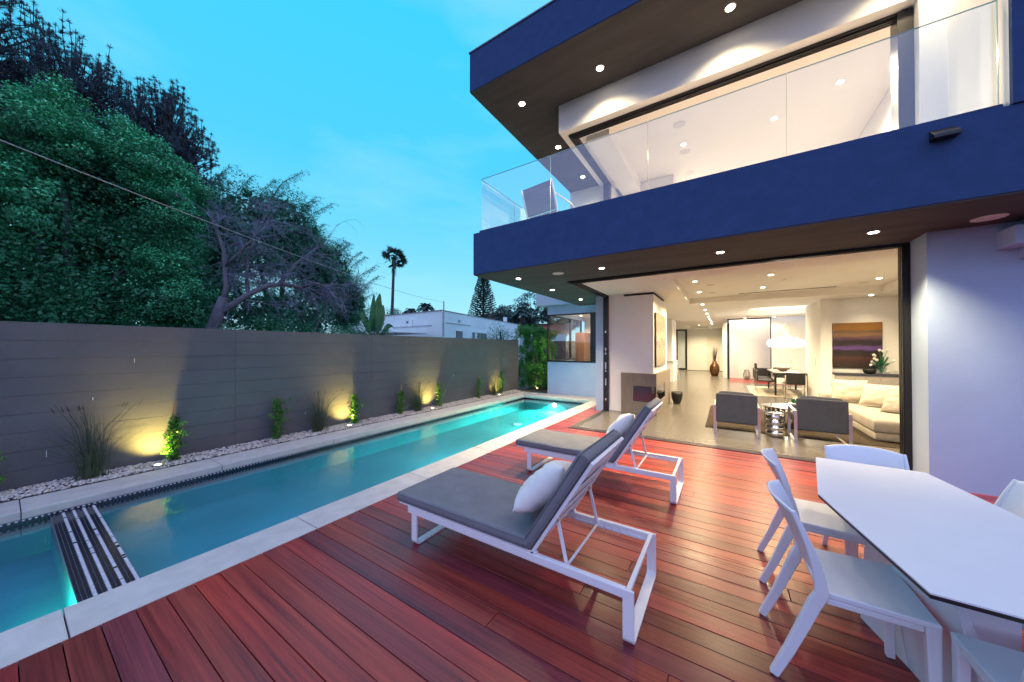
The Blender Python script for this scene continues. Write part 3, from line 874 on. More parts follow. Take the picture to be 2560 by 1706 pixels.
for k, a in enumerate((0.004, 0.048, 0.092, 0.134)):
    w_ = 0.010
    MB().prism([(-2.585 + a, 6.03 + a), (1.955, 6.03 + a), (1.955, 6.03 + a + w_), (-2.585 + a + w_, 6.03 + a + w_), (-2.585 + a + w_, 8.175), (-2.585 + a, 8.175)], -0.0035, 0.008).build('sill_rail', M['silver'], st_)

# odds and ends on the facade
sc_ = MB()
sc_.add([(1.575, 4.6185, 3.43), (1.735, 4.6185, 3.43), (1.735, 4.6185, 3.535), (1.575, 4.6185, 3.535),
         (1.575, 4.52, 3.425), (1.735, 4.52, 3.425), (1.735, 4.53, 3.46), (1.575, 4.53, 3.46)],
        [(0, 1, 2, 3), (7, 6, 5, 4), (3, 2, 6, 7), (0, 4, 5, 1), (1, 5, 6, 2), (0, 3, 7, 4)])
sc_.build('facade_scupper', M['black'], house, bev=0.004, fixn=True)
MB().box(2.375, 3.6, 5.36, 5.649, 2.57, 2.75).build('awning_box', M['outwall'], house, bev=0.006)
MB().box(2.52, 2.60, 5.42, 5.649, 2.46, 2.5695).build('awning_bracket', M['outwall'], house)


def speaker(x, y, z, r=0.10):
    MB().lathe([(r, 0), (r, -0.004), (r * 0.93, -0.007), (0.001, -0.0075)], 32).build('ceiling_speaker', M['grille'], house, loc=Vector((x, y, z)) - WO[house.name], fixn=True)


speaker(-2.45, 5.28, 2.847); speaker(2.21, 5.345, 2.847, 0.115)
for p in ((-0.70, 6.75), (-0.70, 7.75), (-0.70, 8.75)):
    speaker(*p, 5.649, 0.10)
speaker(2.57, 10.4, 3.0, 0.09); speaker(-0.3, 8.9, 3.0, 0.09); speaker(-0.3, 10.2, 3.0, 0.09)
MB().lathe([(0.04, 0), (0.04, -0.012), (0.02, -0.02)], 16).build('smoke_detector', M['whitemetal'], house, loc=Vector((-0.96, 6.83, 2.849)) - WO[house.name], fixn=True)
MB().lathe([(0.04, 0), (0.04, -0.012), (0.02, -0.02)], 16).build('smoke_detector', M['whitemetal'], house, loc=Vector((1.05, 9.08, 3.0)) - WO[house.name], fixn=True)


def downlight(x, y, z, power, r=0.042, angle=120, col=WARM, size=0.05):
    t = MB().lathe([(r * 1.35, 0), (r * 1.35, -0.004), (r * 1.02, -0.006), (r, 0.0)], 24).build('downlight', M['trim'], house, loc=Vector((x, y, z)) - WO[house.name], fixn=True)
    MB().lathe([(r, -0.0022), (r, -0.0065), (0.001, -0.0072)], 20).build('lens', M['led'], t, world=False, fixn=True)
    spot('downlight_lamp', (x, y, z - 0.03), power, house, angle, 0.7, col, size)


PW = dict(soffit=215, roof=70, living=200, hall=200, dining=65, upper=310)
for x, y in ((-3.26, 5.27), (-3.26, 6.71), (-3.26, 8.44), (-1.69, 5.31), (-0.06, 5.30), (1.395, 5.31)):
    downlight(x, y, 2.8475, PW['soffit'], angle=112)
for x, y in ((-3.10, 5.14), (-1.66, 5.15), (0.07, 5.15), (1.75, 5.15), (-3.10, 6.69), (-3.11, 8.21)):
    downlight(x, y, 5.9975, PW['roof'], 0.05, angle=130)
for x, y in ((-0.56, 8.24), (-0.57, 9.84), (0.756, 8.30), (0.75, 9.93), (2.68, 9.92), (2.68, 8.30)):
    downlight(x, y, 3.0005, PW['living'], angle=150)
for k, (x, y) in enumerate(((-0.58, 11.38), (-0.59, 13.15), (-0.60, 14.5), (-0.605, 15.95), (-0.61, 17.2), (-0.615, 18.4), (-0.62, 19.6), (-0.63, 20.9))):
    downlight(x, y, 2.8495, PW['hall'] * (1 if k % 2 == 0 else 0.7), angle=150)
for x, y in ((-1.45, 22.3), (-1.45, 24.4)):
    downlight(x, y, 3.0005, PW['hall'] * 1.5, angle=150)
for x, y in ((1.10, 14.0), (1.10, 15.6), (2.2, 14.0), (2.2, 15.6)):
    downlight(x, y, 3.0005, PW['dining'], angle=150)
downlight(3.0, 11.6, 2.8495, 18, angle=110)
for x, y in ((-0.70, 7.45), (0.744, 7.48), (-0.70, 9.2), (0.74, 9.2), (1.5, 7.0)):
    downlight(x, y, 5.6495, PW['upper'], angle=160, col=(1, 0.78, 0.55))
downlight(-3.9, 11.0, 2.7995, 240, angle=150)
downlight(-4.7, 12.2, 2.7995, 130, angle=150)
downlight(-4.2, 15.0, 2.8495, 60, angle=150)
# courtyard wall washers
for x in (0.7, 1.7):
    downlight(x, 17.6, 2.8495, 25, angle=140)
spot('courtyard_lamp', (0.9, 19.2, 3.6), 120, house, 120, 0.8, WARM, 0.1, (0.05, 0.6, -0.7))
MB().box(0.6, 1.2, 19.0, 19.15, 3.62, 3.68).build('courtyard_fixture', M['trim'], house)
cf = MB().box(0.05, 0.12, 17.80, 19.85, 2.79, 2.849).box(0.1205, 1.62, 17.80, 17.87, 2.80, 2.849).box(0.05, 0.14, 19.70, 19.86, 0.006, 2.7895).box(1.585, 1.62, 17.80, 17.87, 0.006, 2.7995).build('courtyard_door_frame', M['black'], house)
for z in (0.95, 1.2, 1.5):
    MB().box(0.04, 0.0495, 19.72, 19.76, z, z + 0.15).build('lock_plate', M['steel'], cf)
hdoor = MB().box(-2.98, -2.88, 26.10, 26.19, 0.006, 2.849).box(-2.40, -2.29, 26.10, 26.19, 0.006, 2.849).box(-2.879, -2.401, 26.10, 26.19, 2.74, 2.849).box(-2.879, -2.401, 26.10, 26.19, 0.006, 0.12).build('frosted_door', M['black'], house)
MB().box(-2.879, -2.401, 26.13, 26.15, 0.121, 2.739).build('pane', M['frost'], hdoor)
fd = MB().box(-1.10, -0.40, 26.17, 26.1995, 0.012, 2.35).build('flush_door', M['paint_b'], house, bev=0.004)
MB().box(-1.04, -0.94, 26.13, 26.1695, 1.0, 1.03).build('handle', M['steel'], fd)
MB().box(-2.28, -0.16, 26.185, 26.1995, 0.007, 0.11).build('baseboard', M['white'], house)
MB().box(-0.16, -0.151, 21.5, 23.6, 0.6, 2.35).build('hall_panel', M['dark'], house)
MB().box(1.82, 2.02, 17.985, 17.9995, 0.95, 1.06).box(2.25, 2.32, 17.985, 17.9995, 0.95, 1.06).build('wall_switch', M['paint_b'], house)
MB().box(2.105, 2.1195, 12.5, 12.62, 1.05, 1.25).build('wall_switch', M['whitemetal'], house)

# interior floor ------------------------------------------------------
floor = empty('living_floor', (0.5, 12.0, 0), kind='structure')
MB().box(-2.44, 3.74, 6.18, 26.19, -0.08, -0.001).box(-4.97, -2.441, 13.5, 26.19, -0.08, -0.001).box(3.741, 5.34, 12.26, 17.99, -0.08, -0.001).build('grout_bed', M['groutf'], floor)
TS = 0.76
tile_me = MB().box(0.0022, TS - 0.0022, 0.0022, TS - 0.0022, -0.001, 0.005).mesh('floor_tile', M['tilefloor'])
tile_me2 = MB().box(0.0022, TS * 2 - 0.0022, 0.0022, TS * 2 - 0.0022, -0.001, 0.005).mesh('floor_tile', M['tilefloor'])
x = -2.43
ncol = 0
while x + TS < 3.75:
    y = 6.185
    while y + TS < 14.6:
        put('floor_tile', tile_me, floor, loc=Vector((x, y, 0)) - WO[floor.name]); y += TS
    while y + TS * 2 < 26.3 and ncol % 2 == 0 and x < 2.9:
        if not (x > 0.0 and y > 16.8):
            put('floor_tile', tile_me2, floor, loc=Vector((x, y, 0)) - WO[floor.name])
        y += TS * 2
    x += TS; ncol += 1
cdeck = empty('courtyard_deck', (1.4, 19.0, 0), kind='structure')
for k in range(17):
    MB().box(0.13, 2.95, 17.88 + k * 0.145, 18.02 + k * 0.145, -0.02, 0.012).build('plank', M['deck'], cdeck)
# ================================================================== deck furniture
def arc(c, r, a0, a1, n, ax='yz'):
    out = []
    for i in range(n + 1):
        a = R(a0 + (a1 - a0) * i / n)
        out.append((c[0] + r * math.cos(a), c[1] + r * math.sin(a)))
    return out


def rounded_pad(mb, L_, W_, T_, r=0.03, nu=22, nv=10, seed=0, sag=0.011):
    """upholstered pad: box with soft edges, x 0..L, y 0..W, z 0..T"""
    def top(u, v):
        x, y = u * L_, v * W_
        e = min(x, L_ - x, y, W_ - y)
        k = max(0.0, 1 - e / r)
        z = T_ - r * (1 - math.sqrt(max(0, 1 - k * k))) * 0.9
        z += sag * noise.noise(Vector((x * 3 + seed, y * 3, seed))) * (1 - k)
        return (x, y, z)

    def warp(t):
        k = [0, 0.008, 0.02, 0.04]
        return t
    us = [0, 0.004, 0.010, 0.02, 0.035] + [0.035 + 0.93 * i / nu for i in range(1, nu)] + [0.965, 0.98, 0.990, 0.996, 1]
    vs2 = [0, 0.01, 0.025, 0.05, 0.085] + [0.085 + 0.83 * i / nv for i in range(1, nv)] + [0.915, 0.95, 0.975, 0.99, 1]
    T = [[Vector(top(u, v)) for v in vs2] for u in us]
    n1, n2 = len(us), len(vs2)
    vs_ = [p for row_ in T for p in row_]
    N = len(vs_)
    bot = []
    for p in vs_:
        e = min(p.x, L_ - p.x, p.y, W_ - p.y); k = max(0.0, 1 - e / r)
        bot.append(Vector((p.x, p.y, r * (1 - math.sqrt(max(0, 1 - k * k))) * 0.9)))
    vs_ = vs_ + bot
    idx = lambda i, j: i * n2 + j
    fs_ = []
    for i in range(n1 - 1):
        for j in range(n2 - 1):
            fs_.append((idx(i, j), idx(i + 1, j), idx(i + 1, j + 1), idx(i, j + 1)))
            fs_.append((N + idx(i, j), N + idx(i, j + 1), N + idx(i + 1, j + 1), N + idx(i + 1, j)))
    for i in range(n1 - 1):
        fs_.append((idx(i, 0), N + idx(i, 0), N + idx(i + 1, 0), idx(i + 1, 0)))
        fs_.append((idx(i, n2 - 1), idx(i + 1, n2 - 1), N + idx(i + 1, n2 - 1), N + idx(i, n2 - 1)))
    for j in range(n2 - 1):
        fs_.append((idx(0, j), idx(0, j + 1), N + idx(0, j + 1), N + idx(0, j)))
        fs_.append((idx(n1 - 1, j), N + idx(n1 - 1, j), N + idx(n1 - 1, j + 1), idx(n1 - 1, j + 1)))
    return mb.add(vs_, fs_)


def xform(mb, mtx):
    mb.v = [tuple(mtx @ Vector(p)) for p in mb.v]
    return mb


def piping(L_, W_, z, mtx, parent, r=0.0035):
    c = 0.022
    P = []
    for cx_, cy_, a0 in ((L_ - c, W_ - c, 0), (c, W_ - c, 90), (c, c, 180), (L_ - c, c, 270)):
        P += [(cx_ + c * math.cos(R(a0 + k * 22.5)), cy_ + c * math.sin(R(a0 + k * 22.5)), z) for k in range(5)]
    P.append(P[0])
    xform(MB().tube(P, r, 5), mtx).build('piping', M['cushion'], parent, world=False, smooth=True)


LW = 0.62                                         # rail spacing
ANG = math.atan2(0.911 - 0.30, -0.604 + 0.985)     # backrest slope


def make_lounger(x, y, label):
    t = empty('sun_lounger', (x, y, 0), label=label, category='sun lounger', group='sun loungers beside the pool')
    wm_ = M['whitemetal']
    L0, L1 = -0.87, 0.87
    for yy in (0, LW):
        # side rail, upper edge dips into a rounded rear corner
        pts = [(L0, yy, 0.262), (L1 - 0.045, yy, 0.262)]
        MB().bar(pts, (0, 1, 0), 0.032, 0.052).build('side_rail', wm_, t, world=False, bev=0.006, fixn=True)
        MB().bar([(L0 - 0.10, yy, 0.294), (0.295, yy, 0.294)], (0, 1, 0), 0.03, 0.018).build('seat_rail', wm_, t, world=False, bev=0.004, fixn=True)
    for xx, top_ in ((L0 + 0.075, 0.238), (L1 - 0.03, 0.286)):
        r = 0.035
        pts = [(xx, -0.008, top_)]
        if top_ > 0.25:
            pass
        pts += [(xx, -0.008, r)] + [(xx, -0.008 + r - r * math.cos(a), r - r * math.sin(a) + 0.007) for a in (R(20), R(45), R(70), R(90))]
        pts += [(xx, LW + 0.008 - r + r * math.cos(a), r - r * math.sin(a) + 0.007) for a in (R(90), R(70), R(45), R(20))] + [(xx, LW + 0.008, r), (xx, LW + 0.008, top_)]
        MB().bar(pts, (1, 0, 0), 0.058, 0.014).build('sled_leg', wm_, t, world=False, bev=0.003, fixn=True)
    MB().box(L1 - 0.045, L1 - 0.02, 0.001, LW - 0.001, 0.262, 0.286).build('cross_bar', wm_, t, world=False, bev=0.004)
    MB().box(L0 - 0.10, L0 - 0.07, 0.017, LW - 0.017, 0.286, 0.302).build('cross_bar', wm_, t, world=False, bev=0.004)
    for yy in (0.0165, LW - 0.0165 - 0.014):
        led = MB().box(0.30, L1 - 0.046, yy, yy + 0.014, 0.240, 0.252).build('ratchet_ledge', wm_, t, world=False)
        for k in range(6):
            MB().box(0.42 + 0.055 * k, 0.428 + 0.055 * k, yy, yy + 0.0139, 0.2522, 0.262).build('notch', wm_, led, world=False)
    for k in range(7):
        MB().box(-0.93 + k * 0.175, -0.85 + k * 0.175, 0.016, LW - 0.016, 0.286, 0.2945).build('slat', wm_, t, world=False)
    # seat mattress
    mb = rounded_pad(MB(), 1.23, LW + 0.06, 0.078, 0.03, seed=x + y)
    xform(mb, Matrix.Translation((-0.985, -0.03, 0.3035)))
    sm_ = mb.build('seat_mattress', M['cushion'], t, world=False, smooth=True)
    for z_ in (0.012, 0.066):
        piping(1.23, LW + 0.06, z_, Matrix.Translation((-0.985, -0.03, 0.3035)), sm_)
    # back, hinged
    Bm = Matrix.Translation((0.262, 0, 0.285)) @ Matrix.Rotation(-ANG, 4, 'Y')
    for yy in (0, LW):
        xform(MB().bar([(0, yy, 0), (0.735, yy, 0)], (0, 1, 0), 0.030, 0.022), Bm).build('back_rail', wm_, t, world=False, bev=0.004, fixn=True)
    xform(MB().box(0.706, 0.734, 0.016, LW - 0.016, -0.01, 0.01), Bm).build('back_bar', wm_, t, world=False)
    for k in range(4):
        xform(MB().box(0.08 + 0.16 * k, 0.16 + 0.16 * k, 0.016, LW - 0.016, -0.004, 0.004), Bm).build('back_slat', wm_, t, world=False)
    mb = rounded_pad(MB(), 0.74, LW + 0.05, 0.078, 0.03, seed=x + 3)
    bk_ = xform(mb, Bm @ Matrix.Translation((0.005, -0.025, 0.013))).build('back_mattress', M['cushion'], t, world=False, smooth=True)
    for z_ in (0.012, 0.066):
        piping(0.74, LW + 0.05, z_, Bm @ Matrix.Translation((0.005, -0.025, 0.013)), bk_)
    # prop struts
    for yy in (0.034, LW - 0.034):
        MB().bar([(0.418, yy, 0.525), (0.478, yy, 0.262)], (0, 1, 0), 0.012, 0.022).build('prop', wm_, t, world=False, bev=0.003, fixn=True)
        xform(MB().lathe([(0.013, -0.012), (0.013, 0.012)], 12), Matrix.Translation((0.42, yy, 0.52)) @ Matrix.Rotation(R(90), 4, 'X')).build('pivot', M['steel'], t, world=False)
    MB().tube([(0.478, 0.03, 0.262), (0.478, LW - 0.03, 0.262)], 0.009, 8).build('prop_bar', wm_, t, world=False, smooth=True)
    return t


make_lounger(-1.275, 1.80, 'grey cushioned white sun lounger nearest the camera')
make_lounger(-1.285, 3.63, 'grey cushioned white sun lounger standing farther off by the open doors')


def pillow_mesh(w, h, t, seed=0, n=22, corner=0.16):
    mb = MB()
    for sgn in (1, -1):
        def fn(u, v, sgn=sgn):
            a, b_ = 2 * u - 1, 2 * v - 1
            # sides pull in, corners stay pointed
            x = a * w / 2 * (1 - corner * (1 - abs(b_) ** 2.2) * abs(a) ** 3 * 0.5)
            y = b_ * h / 2 * (1 - corner * (1 - abs(a) ** 2.2) * abs(b_) ** 3 * 0.5)
            k = (max(0, 1 - abs(a) ** 2.6) * max(0, 1 - abs(b_) ** 2.6)) ** 0.55
            z = sgn * t / 2 * k
            q = noise.noise(Vector((a * 2.3 + seed, b_ * 2.3, seed + sgn))) * 0.10 + noise.noise(Vector((a * 6 + seed, b_ * 1.5, sgn))) * 0.05
            z += q * t * k * 1.1
            return (x, y, z) if sgn > 0 else (x, y, z)
        if sgn > 0:
            mb.grid(fn, n, n)
        else:
            mb.grid(lambda u, v: fn(1 - u, v), n, n)
    return mb


def pillow(name, m, w, h, t, mtx, seed, **tags):
    mb = xform(pillow_mesh(w, h, t, seed), mtx)
    c = Vector((0, 0, 0))
    base = mtx.translation
    mb.v = [(p[0] - base.x, p[1] - base.y, p[2] - base.z) for p in mb.v]
    me = mb.mesh(name, M[m])
    bm = bmesh.new(); bm.from_mesh(me); bmesh.ops.remove_doubles(bm, verts=bm.verts, dist=0.0008); bm.to_mesh(me); bm.free()
    o = put(name, me, smooth=True, loc=base, **tags)
    return o


# pillows lean on the backrests: local z = backrest normal
def lean(x, y, along, up, yaw=0.0):
    hinge = Vector((x + 0.262, y, 0.285))
    d = Vector((math.cos(ANG), 0, math.sin(ANG))); nrm = Vector((-math.sin(ANG), 0, math.cos(ANG)))
    c = hinge + d * along + nrm * up + Vector((0, LW / 2, 0))
    mt = Matrix((( d.x, 0, nrm.x, c.x), (d.y, 1, nrm.y, c.y), (d.z, 0, nrm.z, c.z), (0, 0, 0, 1)))
    return mt @ Matrix.Rotation(yaw, 4, 'Z')


pillow('throw_pillow', 'pillow', 0.44, 0.44, 0.21, lean(-1.275, 1.80 - 0.06, 0.25, 0.200) @ Matrix.Rotation(R(12), 4, 'Y') @ Matrix.Rotation(R(20), 4, 'Z'), 3.1, label='plump white square pillow on the nearest sun lounger', category='pillow', group='white pillows on the sun loungers')
pillow('throw_pillow', 'pillow', 0.44, 0.44, 0.19, lean(-1.285, 3.63, 0.28, 0.185) @ Matrix.Rotation(R(9), 4, 'Y') @ Matrix.Rotation(R(16), 4, 'Z'), 8.7, label='white square pillow on the sun lounger by the open doors', category='pillow', group='white pillows on the sun loungers')


# dining set -----------------------------------------------------------
def make_chair(name='outdoor_chair'):
    t = empty(name, (0, 0, 0))
    pm = M['plastic']
    SW = 0.205

    def seat(u, v):
        x = -0.18 + 0.365 * u; y = (2 * v - 1) * (SW + 0.012 * u)
        z = 0.452 - 0.012 * math.sin(math.pi * u) * (1 - (2 * v - 1) ** 2) - 0.018 * max(0, u - 0.9) * 5 * 0.2
        return (x, y, z)
    MB().grid(seat, 14, 12, (0, 0, -0.026)).build('seat', pm, t, world=False, smooth=False, fixn=True, bev=0.006)

    def xb(v, a):                                   # back profile: v height 0..1, a = -1..1 across
        return -0.178 - 0.012 * v - 0.095 * v ** 1.6 - 0.055 * (1 - a * a) * (0.35 + 0.65 * v)

    def back(u, v):
        a = 2 * u - 1
        zlo = 0.475 + 0.065 * (1 - a * a) ** 0.8
        ztop = 0.805 - 0.018 * abs(a) ** 3
        z = zlo + (ztop - zlo) * v
        vv = (z - 0.45) / 0.355
        return (xb(vv, a), a * SW * (1 + 0.02 * vv), z)
    MB().grid(back, 20, 14, (0.014, 0, 0)).build('backrest', pm, t, world=False, smooth=True, fixn=True)
    for s_ in (-1, 1):
        zs = [0.0, 0.14, 0.28, 0.38, 0.44, 0.50, 0.57, 0.64, 0.72, 0.79]
        pts, w_, t_ = [], [], []
        for z in zs:
            if z < 0.44:
                k = z / 0.44
                pts.append((-0.345 + 0.17 * k ** 0.92, s_ * (0.205 - 0.006 * k), z)); w_.append(0.030 + 0.004 * k); t_.append(0.036 + 0.016 * k)
            else:
                vv = (z - 0.45) / 0.355
                pts.append((xb(max(0, vv), 1) + 0.007, s_ * SW * (1 + 0.02 * vv), z)); w_.append(0.030 - 0.014 * max(0, vv)); t_.append(0.050 - 0.032 * max(0, vv) ** 0.7)
        MB().bar(pts, (0, 1, 0), w_, t_).build('rear_leg', pm, t, world=False, bev=0.005, fixn=True)
        MB().bar([(0.163, s_ * 0.196, 0.4275), (0.166, s_ * 0.197, 0.22), (0.170, s_ * 0.198, 0.0)], (0, 1, 0), [0.036, 0.033, 0.030], [0.044, 0.037, 0.032]).build('front_leg', pm, t, world=False, bev=0.005, fixn=True)
        MB().box(-0.155, 0.14, s_ * 0.196 - 0.012, s_ * 0.196 + 0.012, 0.400, 0.4255).build('side_rail', pm, t, world=False, bev=0.004)
    return t


chair0 = make_chair()
spots = [
    ((0.520, 2.235), 2, 'white moulded chair at the long side of the table, nearest the camera'),
    ((0.545, 2.955), -2, 'white moulded chair at the long side of the table, behind the nearest one'),
    ((0.862, 3.22), -88, 'white moulded chair at the far end of the table by the black door jamb'),
    ((1.12, 2.98), 178, 'white moulded chair on the wall side of the table, farther one'),
    ((0.945, 1.835), 91, 'white moulded chair in the bottom right corner tucked under the table end'),
    ((1.17, 2.30), 181, 'white moulded chair on the wall side of the table, nearer one'),
]
for i, ((x, y), a, lab) in enumerate(spots):
    o = chair0 if i == 0 else copy_tree(chair0)
    o.location = (x, y, 0.0012); o.rotation_euler = (0, 0, R(a))
    o['label'] = lab; o['category'] = 'chair'; o['group'] = 'white chairs round the deck table'

tb = empty('faceted_table', (0.815, 2.47, 0), label='white faceted outdoor dining table with thin dark edged top', category='table')
top = [(0.552, 3.284), (0.424, 2.475), (0.561, 1.674), (1.075, 1.668), (1.205, 2.475), (1.080, 3.264)]
MB().prism(top, 0.7365, 0.742).build('table_top', M['hpl'], tb)
ins = [(0.815 + (x - 0.815) * 0.996, 2.475 + (y - 2.475) * 0.998) for x, y in top]
MB().prism(ins, 0.722, 0.7363).build('dark_core', M['edge'], tb)
lo_ = [(0.640, 2.70), (0.735, 2.40), (0.835, 1.96), (0.985, 2.22), (1.0, 2.70), (0.82, 2.98)]
hi_ = [(0.70, 2.80), (0.66, 2.42), (0.72, 2.06), (0.93, 2.10), (0.98, 2.50), (0.90, 2.88)]
pb = MB()
n_ = len(lo_)
pb.add([(x, y, 0.001) for x, y in lo_] + [(x, y, 0.7215) for x, y in hi_],
       [f for i in range(n_) for f in ((i, (i + 1) % n_, n_ + i), ((i + 1) % n_, n_ + (i + 1) % n_, n_ + i))] + [tuple(range(n_ - 1, -1, -1)), tuple(range(n_, 2 * n_))])
pb.build('pedestal', M['hpl'], tb, fixn=True)

# balcony chair
bc = empty('balcony_chair', (-2.83, 5.40, 3.615), rz=R(200), label='grey sling armchair behind the balcony glass', category='armchair')
bc.rotation_euler = (0, 0, R(-8))
mb = MB()


def sl(u, v):
    return (-0.31 + 0.62 * u, -0.05 - 0.26 * v ** 1.4 + 0.0 * u, 0.42 + 0.50 * v)


MB().grid(lambda u, v: (-0.31 + 0.62 * u, -0.02 - 0.16 * v, 0.40 + 0.46 * v), 4, 6, (0, 0.02, 0)).build('sling_back', M['sling'], bc, world=False, fixn=True)
MB().box(-0.31, 0.31, 0.02, 0.55, 0.38, 0.40).build('sling_seat', M['sling'], bc, world=False)
for s_ in (-1, 1):
    MB().tube([(s_ * 0.335, -0.18, 0.86), (s_ * 0.335, 0.0, 0.40), (s_ * 0.335, -0.1, 0.0)], 0.014, 8).build('rear_leg', M['whitemetal'], bc, world=False, smooth=True)
    MB().tube([(s_ * 0.335, -0.10, 0.66), (s_ * 0.345, 0.45, 0.64), (s_ * 0.345, 0.55, 0.60), (s_ * 0.34, 0.55, 0.0)], 0.014, 8).build('arm', M['whitemetal'], bc, world=False, smooth=True)

# ================================================================== indoors
fp = empty('fireplace', (-1.72, 9.2, 0.005), label='low grey grooved fireplace wrapping the corner of the white chimney breast', category='fireplace')
s_ = MB().prism([(-2.12, 8.10), (-1.33, 8.10), (-1.33, 10.30), (-1.4149, 10.30), (-1.4149, 8.2499), (-2.12, 8.2499)], 0.0062, 0.30).build('hearth', M['firewood'], fp)
MB().prism([(-2.12, 8.10), (-1.33, 8.10), (-1.33, 10.30), (-1.4149, 10.30), (-1.4149, 8.2499), (-2.12, 8.2499)], 0.662, 0.955).build('mantel', M['firewood'], fp)
MB().box(-2.12, -1.84, 8.10, 8.2499, 0.3005, 0.6615).build('left_pier', M['firewood'], fp)
MB().box(-1.4149, -1.33, 9.36, 10.30, 0.3005, 0.6615).build('right_pier', M['firewood'], fp)
MB().box(-1.8395, -1.416, 8.235, 8.2495, 0.3005, 0.6615).build('firebox', M['dark'], fp)
MB().box(-1.4149, -1.41, 8.25, 9.3595, 0.3005, 0.6615).build('firebox', M['dark'], fp)
MB().box(-1.8395, -1.335, 8.106, 8.112, 0.3005, 0.6615).box(-1.342, -1.336, 8.113, 9.3595, 0.3005, 0.6615).build('fire_glass', M['dimglass'], fp)


def art_mat(name, stops, axis='Z', distort=1.0, z0=0, z1=1):
    m = bpy.data.materials.new(name); m.use_nodes = True
    t = m.node_tree; n = t.nodes; b_ = n['Principled BSDF']; b_.inputs['Roughness'].default_value = 0.5
    c = n.new('ShaderNodeTexCoord'); sp = n.new('ShaderNodeSeparateXYZ'); t.links.new(c.outputs['Generated'], sp.inputs[0])
    mpn = n.new('ShaderNodeMapping'); mpn.inputs['Scale'].default_value = (1.2, 1.2, 7); t.links.new(c.outputs['Generated'], mpn.inputs[0])
    tx = n.new('ShaderNodeTexNoise'); tx.inputs['Scale'].default_value = 2.5; tx.inputs['Detail'].default_value = 8; t.links.new(mpn.outputs[0], tx.inputs['Vector'])
    ma = n.new('ShaderNodeMath'); ma.operation = 'MULTIPLY_ADD'; ma.inputs[1].default_value = 0.16 * distort
    t.links.new(tx.outputs['Fac'], ma.inputs[0]); t.links.new(sp.outputs[axis], ma.inputs[2])
    sb = n.new('ShaderNodeMath'); sb.operation = 'SUBTRACT'; sb.inputs[1].default_value = 0.08 * distort; t.links.new(ma.outputs[0], sb.inputs[0])
    cr_ = n.new('ShaderNodeValToRGB'); e_ = cr_.color_ramp.elements
    e_[0].position = stops[0][0]; e_[0].color = (*stops[0][1], 1); e_[1].position = stops[-1][0]; e_[1].color = (*stops[-1][1], 1)
    for p, q in stops[1:-1]:
        k = e_.new(p); k.color = (*q, 1)
    t.links.new(sb.outputs[0], cr_.inputs[0]); t.links.new(cr_.outputs[0], b_.inputs['Base Color'])
    return m


M['sunset'] = art_mat('striped_canvas', [(0.0, (0.010, 0.003, 0.003)), (0.16, (0.030, 0.006, 0.005)), (0.22, (0.06, 0.013, 0.008)), (0.28, (0.012, 0.004, 0.006)), (0.38, (0.008, 0.003, 0.006)), (0.42, (0.10, 0.045, 0.24)), (0.48, (0.09, 0.035, 0.16)), (0.52, (0.008, 0.003, 0.008)), (0.60, (0.010, 0.004, 0.010)),
                                          (0.66, (0.09, 0.035, 0.07)), (0.74, (0.22, 0.12, 0.06)), (0.80, (0.12, 0.07, 0.04)), (0.86, (0.26, 0.11, 0.012)), (1.0, (0.20, 0.09, 0.012))], distort=0.6)
M['abstract'] = art_mat('abstract_canvas', [(0.0, (0.22, 0.18, 0.13)), (0.3, (0.34, 0.29, 0.20)), (0.45, (0.16, 0.13, 0.09)), (0.55, (0.40, 0.34, 0.24)), (0.75, (0.22, 0.18, 0.12)), (1.0, (0.36, 0.30, 0.2))], distort=4)
wa = empty('wall_art', (-1.40, 8.9, 1.1), label='tall framed beige abstract picture on the chimney side', category='picture')
MB().box(-1.4148, -1.375, 8.33, 9.75, 1.10, 2.38).build('frame', M['black'], wa)
MB().box(-1.3749, -1.366, 8.345, 9.735, 1.115, 2.365).build('canvas', M['abstract'], wa)
sp_ = empty('striped_painting', (2.85, 12.07, 1.0), label='large canvas with amber, violet and dark red bands above the cabinet', category='picture')
MB().box(2.39, 3.31, 12.06, 12.0995, 1.02, 2.20).build('canvas', M['sunset'], sp_)
cb = empty('built_in_cabinet', (2.97, 11.85, 0), label='low white cabinet with grey top under the striped painting', category='cabinet')
MB().box(2.345, 3.595, 11.68, 12.099, 0.85, 0.895).build('counter_top', M['slate'], cb)
for k in range(3):
    MB().box(2.348 + k * 0.416, 2.756 + k * 0.416, 11.70, 11.72, 0.07, 0.845).build('cabinet_door', M['sofa'], cb, bev=0.002)
MB().box(2.346, 3.594, 11.7205, 12.098, 0.006, 0.849).build('carcass', M['white'], cb)
